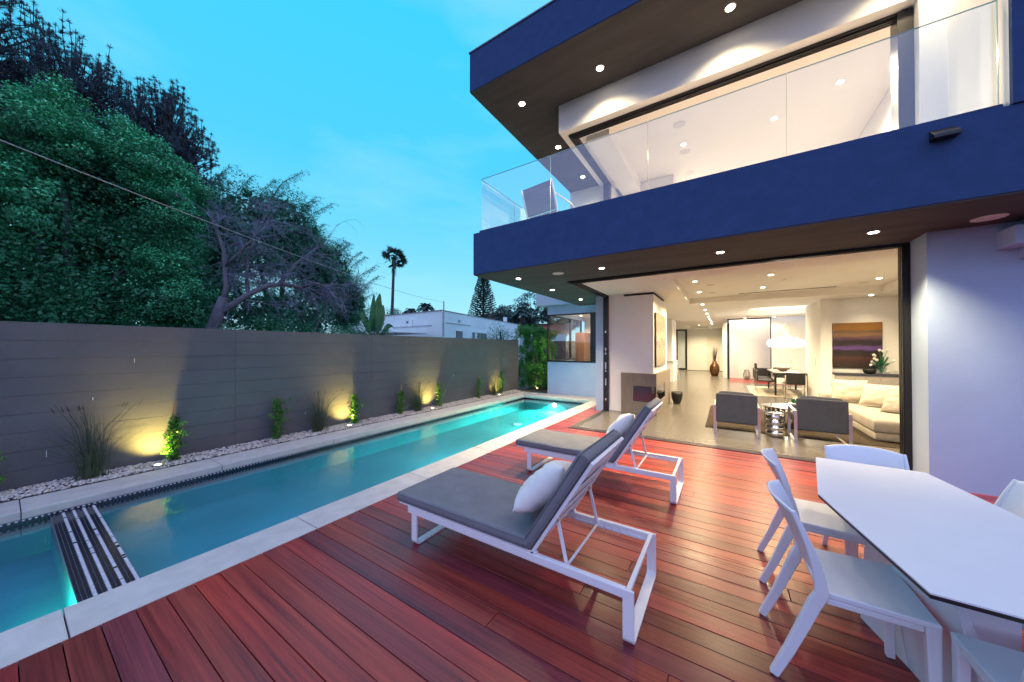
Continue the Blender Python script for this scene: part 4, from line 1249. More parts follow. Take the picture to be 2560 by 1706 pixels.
# bowl and flowers on it
MB().lathe([(0.05, 0), (0.10, 0.02), (0.125, 0.09), (0.12, 0.12), (0.105, 0.145), (0.10, 0.13), (0.06, 0.03)], 24).build('black_bowl', M['blackpot'], loc=(3.02, 11.85, 0.896), smooth=True, label='round black bowl on the cabinet under the striped painting', category='bowl')
vz = empty('tulip_vase', (3.22, 11.82, 0.896), label='glass vase of white tulips on the grey cabinet top', category='vase')
MB().lathe([(0.05, 0), (0.052, 0.02), (0.045, 0.12), (0.06, 0.24), (0.056, 0.24), (0.040, 0.12), (0.046, 0.025), (0.001, 0.02)], 20).build('vase', M['winglass'], vz, world=False, smooth=True)
for k in range(17):
    a = prng.uniform(0, 6.28); rr = prng.uniform(0.05, 0.24); hh = prng.uniform(0.30, 0.62) - rr * 0.5
    tip = (rr * math.cos(a) * 1.2, rr * math.sin(a) * 0.7, hh)
    s2 = MB().tube([(0, 0, 0.03), (tip[0] * 0.35, tip[1] * 0.35, hh * 0.65), tip], 0.005, 5).build('stem', M['leafBig'], vz, world=False)
    if k < 13:
        MB().lathe([(0.008, -0.01), (0.028, 0.012), (0.03, 0.035), (0.014, 0.058)], 8, tip).build('blossom', M['flowerw'], s2, world=False, smooth=True)
    MB().grid(lambda u, v, a=a, hh=hh: ((0.03 + 0.16 * u) * math.cos(a + 0.5) + (v - 0.5) * 0.045 * math.sin(3.14 * u) * -math.sin(a), (0.03 + 0.16 * u) * math.sin(a + 0.5) * 0.7 + (v - 0.5) * 0.045 * math.sin(3.14 * u) * math.cos(a), 0.2 + hh * 0.6 * u - 0.1 * u * u), 5, 2).build('leaf', M['leafBig'], vz, world=False)


def armchair(x, y, label):
    t = empty('lounge_chair', (x, y, 0.006), label=label, category='armchair', group='dark lounge chairs seen from behind')
    W2 = 0.315
    # seen from behind: backrest panel, then seat towards +y
    xform(rounded_pad(MB(), 0.61, 0.095, 0.52, 0.03, nu=12, nv=5), Matrix.Translation((-0.305, -0.02, 0.20)) @ Matrix.Shear('XZ', 4, (0, -0.12)) if False else Matrix.Translation((-0.305, -0.02, 0.20))).build('backrest', M['slate'], t, world=False, smooth=True)
    xform(rounded_pad(MB(), 0.53, 0.11, 0.36, 0.045, nu=12, nv=5), Matrix.Translation((-0.265, 0.08, 0.385))).build('back_cushion', M['slate'], t, world=False, smooth=True)
    xform(rounded_pad(MB(), 0.60, 0.60, 0.15, 0.04), Matrix.Translation((-0.30, 0.076, 0.24))).build('seat_cushion', M['slate'], t, world=False, smooth=True)
    for s2 in (-1, 1):
        f = MB()
        xx = s2 * (W2 + 0.008)
        f.bar([(xx, -0.03, 0.0), (xx, -0.03, 0.50)], (1, 0, 0), 0.040, 0.014)
        f.bar([(xx, 0.66, 0.0), (xx, 0.66, 0.50)], (1, 0, 0), 0.040, 0.014)
        f.bar([(xx, -0.037, 0.5075), (xx, 0.667, 0.5075)], (1, 0, 0), 0.040, 0.014)
        f.bar([(xx, -0.022, 0.0072), (xx, 0.652, 0.0072)], (1, 0, 0), 0.040, 0.014)
        f.build('side_frame', M['steel'], t, world=False, fixn=True)
    return t


armchair(0.145, 7.10, 'dark lounge chair with steel frame nearer the fireplace')
armchair(1.275, 7.12, 'dark lounge chair with steel frame nearer the sofa')

rgm = MB().box(-0.35, 2.9, 7.5, 10.3, 0.0055, 0.016).build('area_rug', M['rug'], label='brown rug under the sofa and coffee table', category='rug', bev=0.003)
MB().box(0.69, 2.6, 13.3, 16.5, 0.0055, 0.014).build('dining_rug', M['palerug'], label='pale patchwork rug under the black dining chairs', category='rug', bev=0.003)

stl = empty('chrome_stool', (0.715, 7.40, 0.006), label='ribbed mirror chrome drum stool between the lounge chairs', category='stool')
prof = [(0.10, 0.0)]
for k in range(4):
    for j in range(7):
        a = math.pi * j / 6
        prof.append((0.108 + 0.027 * math.sin(a), 0.006 + k * 0.097 + 0.097 * (1 - math.cos(a)) / 2))
prof.append((0.10, 0.396))
MB().lathe(prof, 32).build('drum', M['chrome'], stl, world=False, smooth=True)
MB().lathe([(0.118, 0.394), (0.118, 0.404), (0.08, 0.41), (0.001, 0.412)], 32).build('seat', M['chrome'], stl, world=False, smooth=True)

ct = empty('coffee_table', (0.95, 8.45, 0.016), label='round mirrored coffee table with fluted drum base on the brown rug', category='coffee table')
MB().lathe([(0.33, 0.36), (0.345, 0.365), (0.345, 0.38), (0.33, 0.385), (0.001, 0.385)], 40).build('table_top', M['chrome'], ct, world=False, smooth=False, fixn=True)
for k in range(22):
    a = 2 * math.pi * k / 22
    MB().tube([(0.27 * math.cos(a), 0.27 * math.sin(a), 0.0), (0.315 * math.cos(a), 0.315 * math.sin(a), 0.36)], 0.022, 6).build('flute', M['chrome'], ct, world=False, smooth=True)
pt_ = empty('succulent_bowl', (1.10, 8.42, 0.402), label='small white pot with a succulent on the coffee table', category='plant')
MB().lathe([(0.06, 0), (0.075, 0.05), (0.07, 0.08), (0.001, 0.075)], 16).build('pot', M['whitemetal'], pt_, world=False, smooth=True)
q_ = leaf_quads(rng.normal(0, 0.025, (60, 3)) + [0, 0, 0.10], unit(rng.normal(size=(60, 3)) + [0, 0, 0.8]), rand_dirs(60), rng.uniform(.05, .08, 60), rng.uniform(.02, .03, 60))
put('foliage', quads('foliage', q_, M['leafBig']), pt_, world=False)

so = empty('sectional_sofa', (2.75, 9.2, 0.016), label='low cream linen sectional sofa along the right side of the room', category='sofa')
W_ = lambda x0, x1, y0, y1, z0, z1, nm, m='sofa', r=0.05: xform(rounded_pad(MB(), x1 - x0, y1 - y0, z1 - z0, r), Matrix.Translation((x0, y0, z0))).build(nm, M[m], so, smooth=True)
W_(2.06, 3.35, 7.85, 10.3, 0.02, 0.15, 'base', r=0.02)
W_(2.04, 3.37, 7.83, 10.3, 0.152, 0.36, 'seat_cushion')
W_(3.05, 3.38, 7.83, 10.6, 0.362, 0.66, 'back_section')
W_(1.85, 3.38, 10.305, 10.62, 0.02, 0.50, 'back_section')
W_(1.33, 2.035, 9.75, 10.3, 0.02, 0.38, 'chaise')


def cush(x, y, z, w, h, t, rx, rz, m, seed, lab):
    mt = Matrix.Translation((x, y, z)) @ Matrix.Rotation(R(rz), 4, 'Z') @ Matrix.Rotation(R(rx), 4, 'X')
    pillow('sofa_cushion', m, w, h, t, mt, seed, label=lab, category='cushion', group='cushions on the sofa')


cush(2.25, 10.05, 0.62, 0.58, 0.50, 0.20, 68, -8, 'cream', 1, 'cream cushion at the far left end of the sofa')
cush(2.60, 9.55, 0.60, 0.62, 0.48, 0.22, 64, -30, 'cream', 2, 'largest cream cushion in the middle of the sofa')
cush(2.92, 9.15, 0.58, 0.58, 0.46, 0.22, 64, -62, 'sofa', 3, 'linen cushion against the sofa back behind the small ones')
cush(2.62, 8.85, 0.50, 0.44, 0.34, 0.18, 60, -42, 'sofa', 4, 'small linen cushion in front of the largest one')
cush(2.72, 8.30, 0.51, 0.46, 0.36, 0.18, 58, -55, 'sofa', 5, 'small linen cushion nearest the door jamb')

MB().lathe([(0.075, 0), (0.085, 0.01), (0.13, 0.14), (0.146, 0.26), (0.143, 0.325), (0.128, 0.328), (0.12, 0.25), (0.05, 0.06)], 28).build('black_pot', M['blackpot'], loc=(-1.15, 10.20, 0.006), smooth=True, label='black tapered pot on the floor beside the fireplace', category='pot')

kc = empty('kitchen_counter', (-2.1, 17.2, 0), label='narrow white kitchen counter end seen past the chimney', category='counter')
MB().box(-2.27, -1.97, 16.45, 18.05, 0.91, 0.948).build('counter_top', M['concrete'], kc)
MB().box(-2.25, -2.0, 16.5, 18.0, 0.006, 0.909).build('cabinet', M['white'], kc)
for k in range(3):
    MB().tube([(-1.85, 16.7 + 0.45 * k, 0.006), (-1.92, 16.7 + 0.45 * k, 0.75)], 0.012, 6).build('stool_leg', M['steel'], kc)

vs3 = empty('floor_vase', (-0.535, 21.4, 0.006), label='tall bronze floor vase holding dry twigs in the hall', category='vase')
MB().lathe([(0.14, 0), (0.17, 0.02), (0.23, 0.22), (0.245, 0.38), (0.22, 0.55), (0.15, 0.66), (0.11, 0.70), (0.115, 0.80), (0.10, 0.80), (0.09, 0.70), (0.001, 0.4)], 28).build('body', M['bronze'], vs3, world=False, smooth=True)
for k in range(46):
    a = prng.uniform(0, 6.28); rr = prng.uniform(0.02, 0.20); hh = prng.uniform(1.2, 1.62)
    MB().tube([(0.03 * math.cos(a), 0.03 * math.sin(a), 0.6), (rr * 0.5 * math.cos(a), rr * 0.5 * math.sin(a), hh * 0.75), (rr * math.cos(a), rr * math.sin(a), hh)], [0.007, 0.005, 0.003], 4).build('twig', M['pinebark'], vs3, world=False)

ln = empty('wire_lantern', (0.845, 19.9, 0.013), label='dark wire lantern on the courtyard deck', category='lantern')
for k in range(12):
    a = 2 * math.pi * k / 12
    MB().tube([(r_ * math.cos(a), r_ * math.sin(a), z) for r_, z in ((0.09, 0), (0.13, 0.12), (0.135, 0.22), (0.09, 0.42), (0.07, 0.46))], 0.008, 4).build('wire', M['black'], ln, world=False)
MB().lathe([(0.09, 0), (0.10, 0.0), (0.10, 0.02), (0.001, 0.02)], 16).build('base', M['black'], ln, world=False, fixn=True)
MB().lathe([(0.05, 0.02), (0.05, 0.16), (0.001, 0.16)], 12).build('candle', M['cream'], ln, world=False, fixn=True)

cc = empty('courtyard_chair', (1.50, 19.7, 0.013), label='black armchair in the courtyard beyond the dining table', category='armchair')
MB().box(-0.3, 0.3, -0.3, 0.3, 0.25, 0.40).build('seat', M['leather'], cc, world=False, bev=0.03)
MB().box(-0.36, -0.28, -0.35, 0.35, 0.05, 0.80).build('backrest', M['leather'], cc, world=False, bev=0.03)
for s2 in (-1, 1):
    MB().box(-0.28, 0.32, s2 * 0.33 - 0.04, s2 * 0.33 + 0.04, 0.0, 0.56).build('arm', M['leather'], cc, world=False, bev=0.02)

dt = empty('dining_table', (1.72, 14.7, 0.014), label='long grey wood dining table on dark steel legs', category='table')
MB().box(-0.43, 0.47, -1.1, 1.1, 0.70, 0.745).build('table_top', M['tablewood'], dt, world=False, bev=0.004)
for sx in (-0.38, 0.40):
    for sy in (-1.04, 1.02):
        MB().box(sx - 0.025, sx + 0.025, sy - 0.025, sy + 0.025, 0.0, 0.699).build('leg', M['black'], dt, world=False)
MB().lathe([(0.08, 0), (0.10, 0.015), (0.20, 0.10), (0.24, 0.14), (0.23, 0.145), (0.12, 0.06), (0.001, 0.04)], 28).build('serving_bowl', M['cream'], loc=(1.62, 14.45, 0.7605), smooth=True, label='wide pale bowl on the long dining table', category='bowl')


def dining_chair():
    t = empty('dining_chair', (0, 0, 0))
    MB().box(-0.23, 0.23, -0.22, 0.24, 0.42, 0.47).build('seat', M['leather'], t, world=False, bev=0.015)
    MB().box(-0.23, 0.23, -0.27, -0.225, 0.44, 0.78).build('backrest', M['leather'], t, world=False, bev=0.012)
    for s2 in (-1, 1):
        MB().bar([(s2 * 0.24, 0.23, 0.44), (s2 * 0.24, 0.23, 0.012), (s2 * 0.24, -0.26, 0.012), (s2 * 0.24, -0.26, 0.70)], (1, 0, 0), 0.028, 0.014).build('sled_frame', M['chrome'], t, world=False, fixn=True)
    return t


dc0 = dining_chair()
dspots = [((1.75, 13.25), 0, 'black leather dining chair at the near end of the long table'), ((1.12, 13.95), -90, 'black leather dining chair on the hall side of the table, nearest'),
          ((1.12, 14.7), -90, 'black leather dining chair on the hall side of the table, middle'), ((1.12, 15.4), -90, 'black leather dining chair on the hall side of the table, farthest'),
          ((2.38, 14.15), 90, 'black leather dining chair on the far side of the table by the white wall'), ((1.75, 16.05), 180, 'black leather dining chair at the far end of the long table')]
for i, ((x, y), a, lab) in enumerate(dspots):
    o = dc0 if i == 0 else copy_tree(dc0)
    o.location = (x, y, 0.0145); o.rotation_euler = (0, 0, R(a)); o['label'] = lab; o['category'] = 'chair'; o['group'] = 'black chairs round the dining table'

pd = empty('pendant_lamp', (1.80, 15.3, 1.57), label='glowing white cloud pendant lamp over the dining table', category='lamp')
MB().tube([(0, 0, 0.82), (0, 0, 1.43)], 0.006, 6).build('cord', M['whitemetal'], pd, world=False)
MB().lathe([(0.05, 0.42), (0.065, 0.46), (0.05, 0.62), (0.03, 0.80), (0.012, 0.84)], 16).build('cap', M['cream'], pd, world=False, smooth=True)


def cloud(u, v):
    a = 2 * math.pi * u; t_ = v
    prof_ = [(0.02, 0.0), (0.30, 0.0), (0.46, 0.05), (0.52, 0.14), (0.47, 0.24), (0.32, 0.30), (0.14, 0.35), (0.05, 0.44)]
    f_ = t_ * (len(prof_) - 1); i = min(int(f_), len(prof_) - 2); k = f_ - i
    r_ = prof_[i][0] * (1 - k) + prof_[i + 1][0] * k; z_ = prof_[i][1] * (1 - k) + prof_[i + 1][1] * k
    bl = 1 + 0.06 * abs(math.sin(9 * a)) * (1 if 0.1 < t_ < 0.9 else 0.3)
    return (r_ * bl * math.cos(a), r_ * bl * math.sin(a), z_ + 0.02 * math.sin(9 * a + 1) * math.sin(math.pi * t_))


MB().grid(cloud, 108, 21).build('shade', M['lamp'], pd, world=False, smooth=True)
point('pendant_bulb', (1.80, 15.3, 1.40), 40, pd, (1, 0.85, 0.6), 0.2)

# wardrobe and dark mirror door behind the corner window
wd = empty('wardrobe', (-4.44, 12.0, 0), label='brown wooden wardrobe behind the corner window', category='wardrobe')
MB().box(-4.59, -4.29, 11.35, 12.75, 0.02, 2.10).build('carcass', M['walnut'], wd)
for k in range(2):
    p_ = MB().box(-4.2895, -4.268, 11.352 + 0.70 * k, 12.048 + 0.70 * k, 0.05, 2.09).build('wardrobe_door', M['walnut'], wd, bev=0.002)
    MB().box(-4.2675, -4.24, 11.96 + 0.14 * k, 11.985 + 0.14 * k, 0.85, 1.35).build('handle', M['steel'], p_)
# ================================================================== planting along the wall
def leaf_blob(n, centre, rad, L=(0.04, 0.06), Wd=(0.02, 0.03), outward=None, up=0.3, droop=0.0):
    d = rand_dirs(n) * (rng.random((n, 1)) ** 0.45)
    C = np.array(centre) + d * np.array(rad)
    base = unit(d + 1e-6) if outward is None else unit(np.tile(np.array(outward, float), (n, 1)) + d * 0.7)
    N = unit(base * 0.8 + rng.normal(0, 0.45, (n, 3)) + [0, 0, up])
    D = unit(np.cross(N, rand_dirs(n)) + base * 0.4 - np.array([0, 0, droop]))
    return leaf_quads(C, D, N, rng.uniform(*L, n), rng.uniform(*Wd, n), 0.12)


def vine(y, h, stake, n, label, w=0.085):
    t = empty('jasmine_vine', (-6.275, y, 0.03), label=label, category='vine', group='young vines along the garden wall')
    MB().box(-0.009, 0.009, -0.009, 0.009, -0.03, stake).build('stake', M['stake'], t, world=False)
    Q = []
    k = int(h / 0.055)
    for i in range(k):
        z = 0.03 + (h - 0.05) * i / (k - 1)
        ww = w * (0.75 + 0.5 * random.random()) * (1.0 if i < k - 2 else 0.7)
        Q.append(leaf_blob(n // k, (random.uniform(-0.01, 0.03), random.uniform(-0.03, 0.03), z), (ww * 0.8, ww, 0.06), (0.034, 0.056), (0.018, 0.028)))
    for i in range(7):                               # loose side shoots
        z = random.uniform(0.1, h); a = random.uniform(-1, 1)
        c0 = np.array([0.03, 0.08 * a, z]); 
        for s2 in range(5):
            Q.append(leaf_blob(4, c0 + np.array([0.02, 0.02 * np.sign(a), 0.012]) * s2, (0.02, 0.02, 0.02), (0.03, 0.05), (0.015, 0.024)))
    put('foliage', quads('foliage', np.concatenate(Q), M['leafV']), t, world=False)
    st2 = MB()
    pts = [(0.012 * math.cos(z * 40), 0.014 * math.sin(z * 40), z) for z in np.linspace(0, h, 24)]
    st2.tube(pts, 0.004, 5).build('stem', M['bark'], t, world=False)
    return t


vines = [(-0.10, 0.42, 0.48, 420, 'dark green vine cut off by the left edge of the picture'),
         (1.29, 0.57, 0.75, 800, 'bright lit vine on a stake beside the nearest uplight'),
         (2.53, 0.66, 0.70, 620, 'tall dark green vine between the two nearest uplights'),
         (3.90, 0.56, 0.74, 640, 'bright lit vine on a stake at the second uplight'),
         (5.02, 0.52, 0.68, 480, 'dark green vine with bare stake top between second and third uplight'),
         (6.20, 0.60, 0.63, 480, 'lit green vine just right of the third uplight'),
         (7.86, 0.60, 0.66, 380, 'slim dark vine between the third and fourth uplight'),
         (9.05, 0.72, 0.74, 420, 'slim lit vine by the fourth uplight near the hedge')]
for v_ in vines:
    vine(*v_)


def grass(y, label, n=150, h=0.72, seed=0):
    t = empty('ornamental_grass', (-6.235, y, 0.03), label=label, category='grass clump', group='ornamental grass clumps along the wall')
    Q = []
    r2 = np.random.default_rng(seed)
    for i in range(n):
        a = r2.uniform(0, 6.28); lean_ = abs(r2.normal(0, 0.46)) ; hh = h * r2.uniform(0.45, 1.12)
        d = np.array([math.cos(a) * 0.35, math.sin(a), 0]) * lean_
        p0 = np.array([r2.normal(0, 0.025), r2.normal(0, 0.05), 0])
        w0 = r2.uniform(0.0028, 0.0048)
        seg_ = 5
        P = []
        for k in range(seg_ + 1):
            s2 = k / seg_
            P.append(p0 + d * hh * (s2 ** 1.7) * 1.5 + np.array([0, 0, hh * (s2 - 0.22 * lean_ * s2 * s2)]))
        side = np.array([-math.sin(a), math.cos(a), 0]) * w0
        if r2.random() < 0.5:
            side = np.array([0, 1, 0]) * w0
        for k in range(seg_):
            f0, f1 = 1 - 0.75 * k / seg_, 1 - 0.75 * (k + 1) / seg_
            Q.append([P[k] - side * f0, P[k] + side * f0, P[k + 1] + side * f1, P[k + 1] - side * f1])
    Q = np.array(Q)
    Q[..., 0] = np.maximum(Q[..., 0], -0.155)
    put('blades', quads('blades', Q, M['leafG']), t, world=False)
    sd = MB()
    for i in range(9):
        a = r2.uniform(-1, 1)
        sd.tube([(0.0, a * 0.05, 0.05), (0.02, a * 0.18, h * 0.7), (0.03, a * 0.42, h * r2.uniform(0.85, 1.1))], [0.003, 0.0025, 0.002], 4)
        p = sd.v[-1]
        sd.tube([(0.03, a * 0.42, h * 0.98), (0.03, a * 0.46, h * 1.05)], [0.006, 0.003], 4)
    sd.build('seed_stalks', M['pinebark'], t, world=False, kind='stuff')


grass(0.60, 'large wispy grass clump left of the nearest uplight', 110, 0.82, 1)
grass(3.18, 'wispy grass clump left of the second uplight', 130, 0.70, 2)
grass(5.50, 'wispy grass clump left of the third uplight', 190, 0.66, 3)
grass(8.62, 'wispy grass clump left of the fourth uplight', 150, 0.62, 4)

ULC = (1.0, 0.76, 0.16)
for y, pw, lab in ((1.13, 85, 'nearest glowing uplight set in the gravel'), (3.72, 75, 'second glowing uplight in the gravel from the left'), (5.90, 75, 'third glowing uplight in the gravel from the left'),
                   (8.80, 60, 'fourth glowing uplight in the gravel near the wall end'), (10.95, 12, 'glowing uplight at the foot of the tall hedge')):
    x = -6.17 if y < 10 else -5.95
    t = empty('garden_uplight', (x, y, 0.02), label=lab, category='lamp', group='uplights along the garden wall')
    MB().lathe([(0.040, -0.05), (0.046, 0.012), (0.050, 0.022), (0.040, 0.026), (0.036, 0.015), (0.001, 0.014)], 18).build('housing', M['steel'], t, world=False, smooth=True)
    MB().lathe([(0.036, 0.016), (0.034, 0.022), (0.001, 0.025)], 16).build('lens', M['upled'], t, world=False, fixn=True)
    spot('uplight_lamp', (x, y, 0.055), pw, t, 112, 1.0, ULC, 0.03, (-0.42, 0.03, 1) if y < 10 else (-0.3, 0.5, 1))

# hedge at the end of the wall
hg = empty('tall_hedge', (-6.1, 11.2, 0), label='tall bright green hedge shrub at the far end of the wall', category='hedge')
Q = []
for i in range(330):
    y_ = rng.uniform(10.55, 12.0); x_ = rng.uniform(-6.75, -5.55); z_ = rng.uniform(0.1, 2.35)
    top_ = 2.15 + 0.3 * noise.noise(Vector((x_ * 3, y_ * 3, 0))) + (0.25 if x_ < -6.1 else 0)
    z_ = min(z_, top_)
    Q.append(leaf_blob(95, (x_, y_, z_), (0.12, 0.12, 0.17), (0.06, 0.10), (0.018, 0.028), up=0.8))
put('foliage', quads('foliage', np.concatenate(Q), M['leafH']), hg)
tk = MB()
for k in range(6):
    x_, y_ = prng.uniform(-6.5, -5.7), prng.uniform(10.8, 11.6)
    tk.tube([(x_, y_, -0.05), (x_ + 0.05, y_, 1.0), (x_, y_ + 0.05, 2.1)], [0.03, 0.022, 0.008], 6)
tk.build('stems', M['bark'], hg)


# ================================================================== trees beyond the wall
def crown_clumps(lobes, n_clump, n_leaf, L, Wd, mats, name='crown', parent=None, squash=0.6, cr=(0.16, 0.32), pale=0.35, shell=0.55):
    C_, Nn = [], []
    vol = np.array([a[1][0] * a[1][1] * a[1][2] for a in lobes]); vol = vol ** 0.75; vol = vol / vol.sum()
    for i in rng.choice(len(lobes), n_clump, p=vol):
        c, r = lobes[i]
        d = rand_dirs(1)[0]
        k = shell + (1 - shell) * rng.random() ** 0.5
        C_.append(np.array(c) + d * np.array(r) * k); Nn.append(d)
    Q, MI = [], []
    for c, d in zip(C_, Nn):
        if c[2] < 0.6:
            continue
        r = rng.uniform(*cr)
        n = int(n_leaf * (r / cr[1]) ** 2)
        dd = rand_dirs(n) * (rng.random((n, 1)) ** 0.4)
        P = c + dd * np.array([r, r, r * squash])
        N = unit(d * 0.5 + rng.normal(0, 0.5, (n, 3)) + [0, 0, 0.75])
        D = unit(np.cross(N, rand_dirs(n)) + d * 0.3)
        Q.append(leaf_quads(P, D, N, rng.uniform(*L, n), rng.uniform(*Wd, n), 0.1))
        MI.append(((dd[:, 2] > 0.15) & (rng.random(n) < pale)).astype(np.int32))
    return put(name, quads(name, np.concatenate(Q), mats, np.concatenate(MI)), parent)


def limbs(base, tips, r0, parent, m='bark', mid=0.45, name='trunk'):
    mb = MB()
    b0 = Vector(base)
    for tpt in tips:
        tpt = Vector(tpt)
        h_ = b0.z + (tpt.z - b0.z) * mid
        m1 = Vector((b0.x + prng.uniform(-.1, .1), b0.y + prng.uniform(-.1, .1), h_))
        m2 = m1.lerp(tpt, 0.5) + Vector((0, 0, 0.25))
        mb.tube([b0, b0.lerp(m1, 0.5), m1, m2, tpt], [r0, r0 * 0.85, r0 * 0.65, r0 * 0.35, r0 * 0.08], 8)
    return mb.build(name, M[m], parent, smooth=True)


def core_leaves(lobes, n, m, parent, L=(0.16, 0.30)):
    """dense inner foliage that closes the crown"""
    idx = rng.choice(len(lobes), n)
    c = np.array([lobes[i][0] for i in idx]); r = np.array([lobes[i][1] for i in idx])
    P = c + rand_dirs(n) * r * (rng.random((n, 1)) ** 0.5)
    P = P[P[:, 2] > 0.6]; n = len(P)
    put('inner_foliage', quads('inner_foliage', leaf_quads(P, rand_dirs(n), rand_dirs(n), rng.uniform(*L, n), rng.uniform(L[0] * 0.6, L[1] * 0.6, n)), m), parent)


bt = empty('broadleaf_tree', (-10.3, 1.0, 0), label='big dense green leafy tree over the left end of the wall', category='tree')
lobes = [((-10.6, 0.75, 3.6), (1.5, 1.6, 2.3)), ((-10.5, -0.9, 3.2), (1.5, 1.5, 2.0)), ((-10.3, 1.9, 3.4), (1.3, 0.95, 1.6)), ((-10.7, 0.85, 5.2), (1.0, 0.9, 0.95)), ((-10.1, 2.1, 2.4), (1.1, 0.7, 1.0)),
         ((-10.2, 0.3, 2.3), (1.2, 1.6, 1.2)), ((-10.5, 2.25, 4.6), (0.7, 0.5, 0.8)), ((-10.6, -0.2, 4.5), (1.0, 0.9, 0.9)), ((-10.4, 1.6, 5.1), (0.7, 0.5, 0.7))]
main_lobes = lobes
sub = []
for k_ in range(95):
    c_, r_ = lobes[rng.choice(len(lobes))]
    d_ = rand_dirs(1)[0]
    if d_[2] < -0.6:
        d_[2] *= -1
    q_ = np.array(c_) + d_ * np.array(r_) * rng.uniform(0.72, 1.0)
    rr_ = rng.uniform(0.28, 0.52)
    sub.append((tuple(q_), (rr_ * 0.8, rr_ * 0.8, rr_ * 1.25)))
crown_clumps(sub, 1100, 170, (0.035, 0.070), (0.022, 0.040), [M['leafA'], M['leafA_highlight']], parent=bt, squash=0.8, cr=(0.12, 0.26), shell=0.6, pale=0.6)  # second leaf material paints highlights on the clump tops
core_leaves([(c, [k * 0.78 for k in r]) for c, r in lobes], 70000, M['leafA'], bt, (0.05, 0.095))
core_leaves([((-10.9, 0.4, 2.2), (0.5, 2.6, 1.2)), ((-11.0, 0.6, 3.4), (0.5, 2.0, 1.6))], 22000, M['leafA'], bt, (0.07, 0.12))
limbs((-10.6, 0.7, -0.1), [(-10.5, 2.0, 3.8), (-10.6, 0.6, 5.3), (-10.6, -0.9, 4.0), (-10.2, 1.4, 3.2), (-10.9, 0.1, 4.5)], 0.20, bt)


def pine(x, y, top_z, rx, ry, zc_, rz, n_br, label):
    t = empty('pine_tree', (x, y, 0), label=label, category='tree', group='dark pines behind the broadleaf tree')
    br = MB()
    br.tube([(x, y, -0.1), (x + 0.05, y, top_z * 0.5), (x, y + 0.05, top_z - 0.4)], [0.24, 0.17, 0.03], 8)
    cs, ups = [], []
    for i in range(n_br):
        d = rand_dirs(1)[0]
        if d[2] < -0.5:
            d[2] = -d[2]
        k = 0.55 + 0.45 * rng.random() ** 0.6
        tip = np.array([x, y, zc_]) + d * np.array([rx, ry, rz]) * k
        zt = tip[2] - rng.uniform(0.5, 1.1)
        ax = np.array([x + 0.02, y, max(1.0, min(zt, top_z - 1.0))])
        mid_ = (ax + tip) / 2 + np.array([0, 0, -0.18])
        br.tube([ax, mid_, tip], [0.028, 0.018, 0.009], 4, cap=False)
        up_h = rng.uniform(0.15, 0.75)
        tip2 = tip + np.array([rng.normal(0, 0.04), rng.normal(0, 0.04), up_h])
        br.tube([tip, tip2], [0.010, 0.005], 4, cap=False)
        for q in range(3):
            cs.append(mid_ + (tip - mid_) * (0.35 + 0.3 * q)); ups.append(unit(tip - mid_ + np.array([0, 0, 0.3])))
        for q in range(3):
            cs.append(tip + (tip2 - tip) * (q / 2.4)); ups.append(np.array([0, 0, 1.0]))
        for q in range(2):
            cs.append(tip + rng.normal(0, 0.14, 3)); ups.append(unit(d + [0, 0, 1.0]))
    cs, ups = np.array(cs), np.array(ups)
    nn = 30
    n = len(cs) * nn
    C0 = np.repeat(cs, nn, 0); U0 = np.repeat(ups, nn, 0)
    D = unit(U0 * 0.75 + rng.normal(0, 0.55, (n, 3)))
    Ln = rng.uniform(0.06, 0.125, n)
    C1 = C0 + D * (Ln[:, None] * 0.5)
    Q = leaf_quads(C1, D, rand_dirs(n), Ln, rng.uniform(0.007, 0.013, n))
    core_leaves([((x, y, zc_ - 0.3), (rx * 0.72, ry * 0.72, rz * 0.8))], 3800, M['leafP'], t)
    put('crown', quads('crown', Q, M['leafP']), t)
    br.build('trunk', M['pinebark'], t)


pine(-14.6, -0.9, 11.0, 2.2, 2.0, 6.9, 3.9, 380, 'tallest dark pine at the left edge of the picture')
pine(-14.8, 1.0, 9.8, 1.9, 1.6, 6.5, 3.3, 330, 'dark pine rising just behind the top of the broadleaf tree')
pine(-14.4, 2.7, 9.6, 1.6, 1.35, 6.4, 3.0, 330, 'dark pine with upright shoots on the right of the pine row')
pine(-14.2, 3.7, 7.2, 1.2, 1.0, 5.0, 2.0, 160, 'lower dark pine above the bare tree')

# feathery tree (long plumes) right of the pines
fb = empty('feathery_tree', (-12.4, 5.8, 0), label='dark feathery tree with leaning plumes behind the bare tree', category='tree')
lobes = [((-12.6, 4.2, 5.1), (1.0, 1.1, 1.8)), ((-12.6, 5.3, 5.3), (1.0, 0.9, 1.7)), ((-12.5, 6.0, 4.8), (0.9, 0.7, 1.5)), ((-12.4, 6.6, 4.1), (1.0, 1.0, 1.6)), ((-12.4, 7.4, 3.2), (0.9, 0.7, 1.2)), ((-12.3, 5.2, 2.6), (1.0, 2.4, 1.0)), ((-12.6, 3.3, 3.4), (0.9, 0.9, 2.0))]
core_leaves([(c, [k * 0.75 for k in r]) for c, r in lobes], 7000, M['leafB'], fb)
crown_clumps(lobes, 800, 150, (0.06, 0.12), (0.018, 0.032), [M['leafB'], M['leafA']], parent=fb, squash=0.9, pale=0.2, cr=(0.16, 0.34))
Q = []; stm = MB()
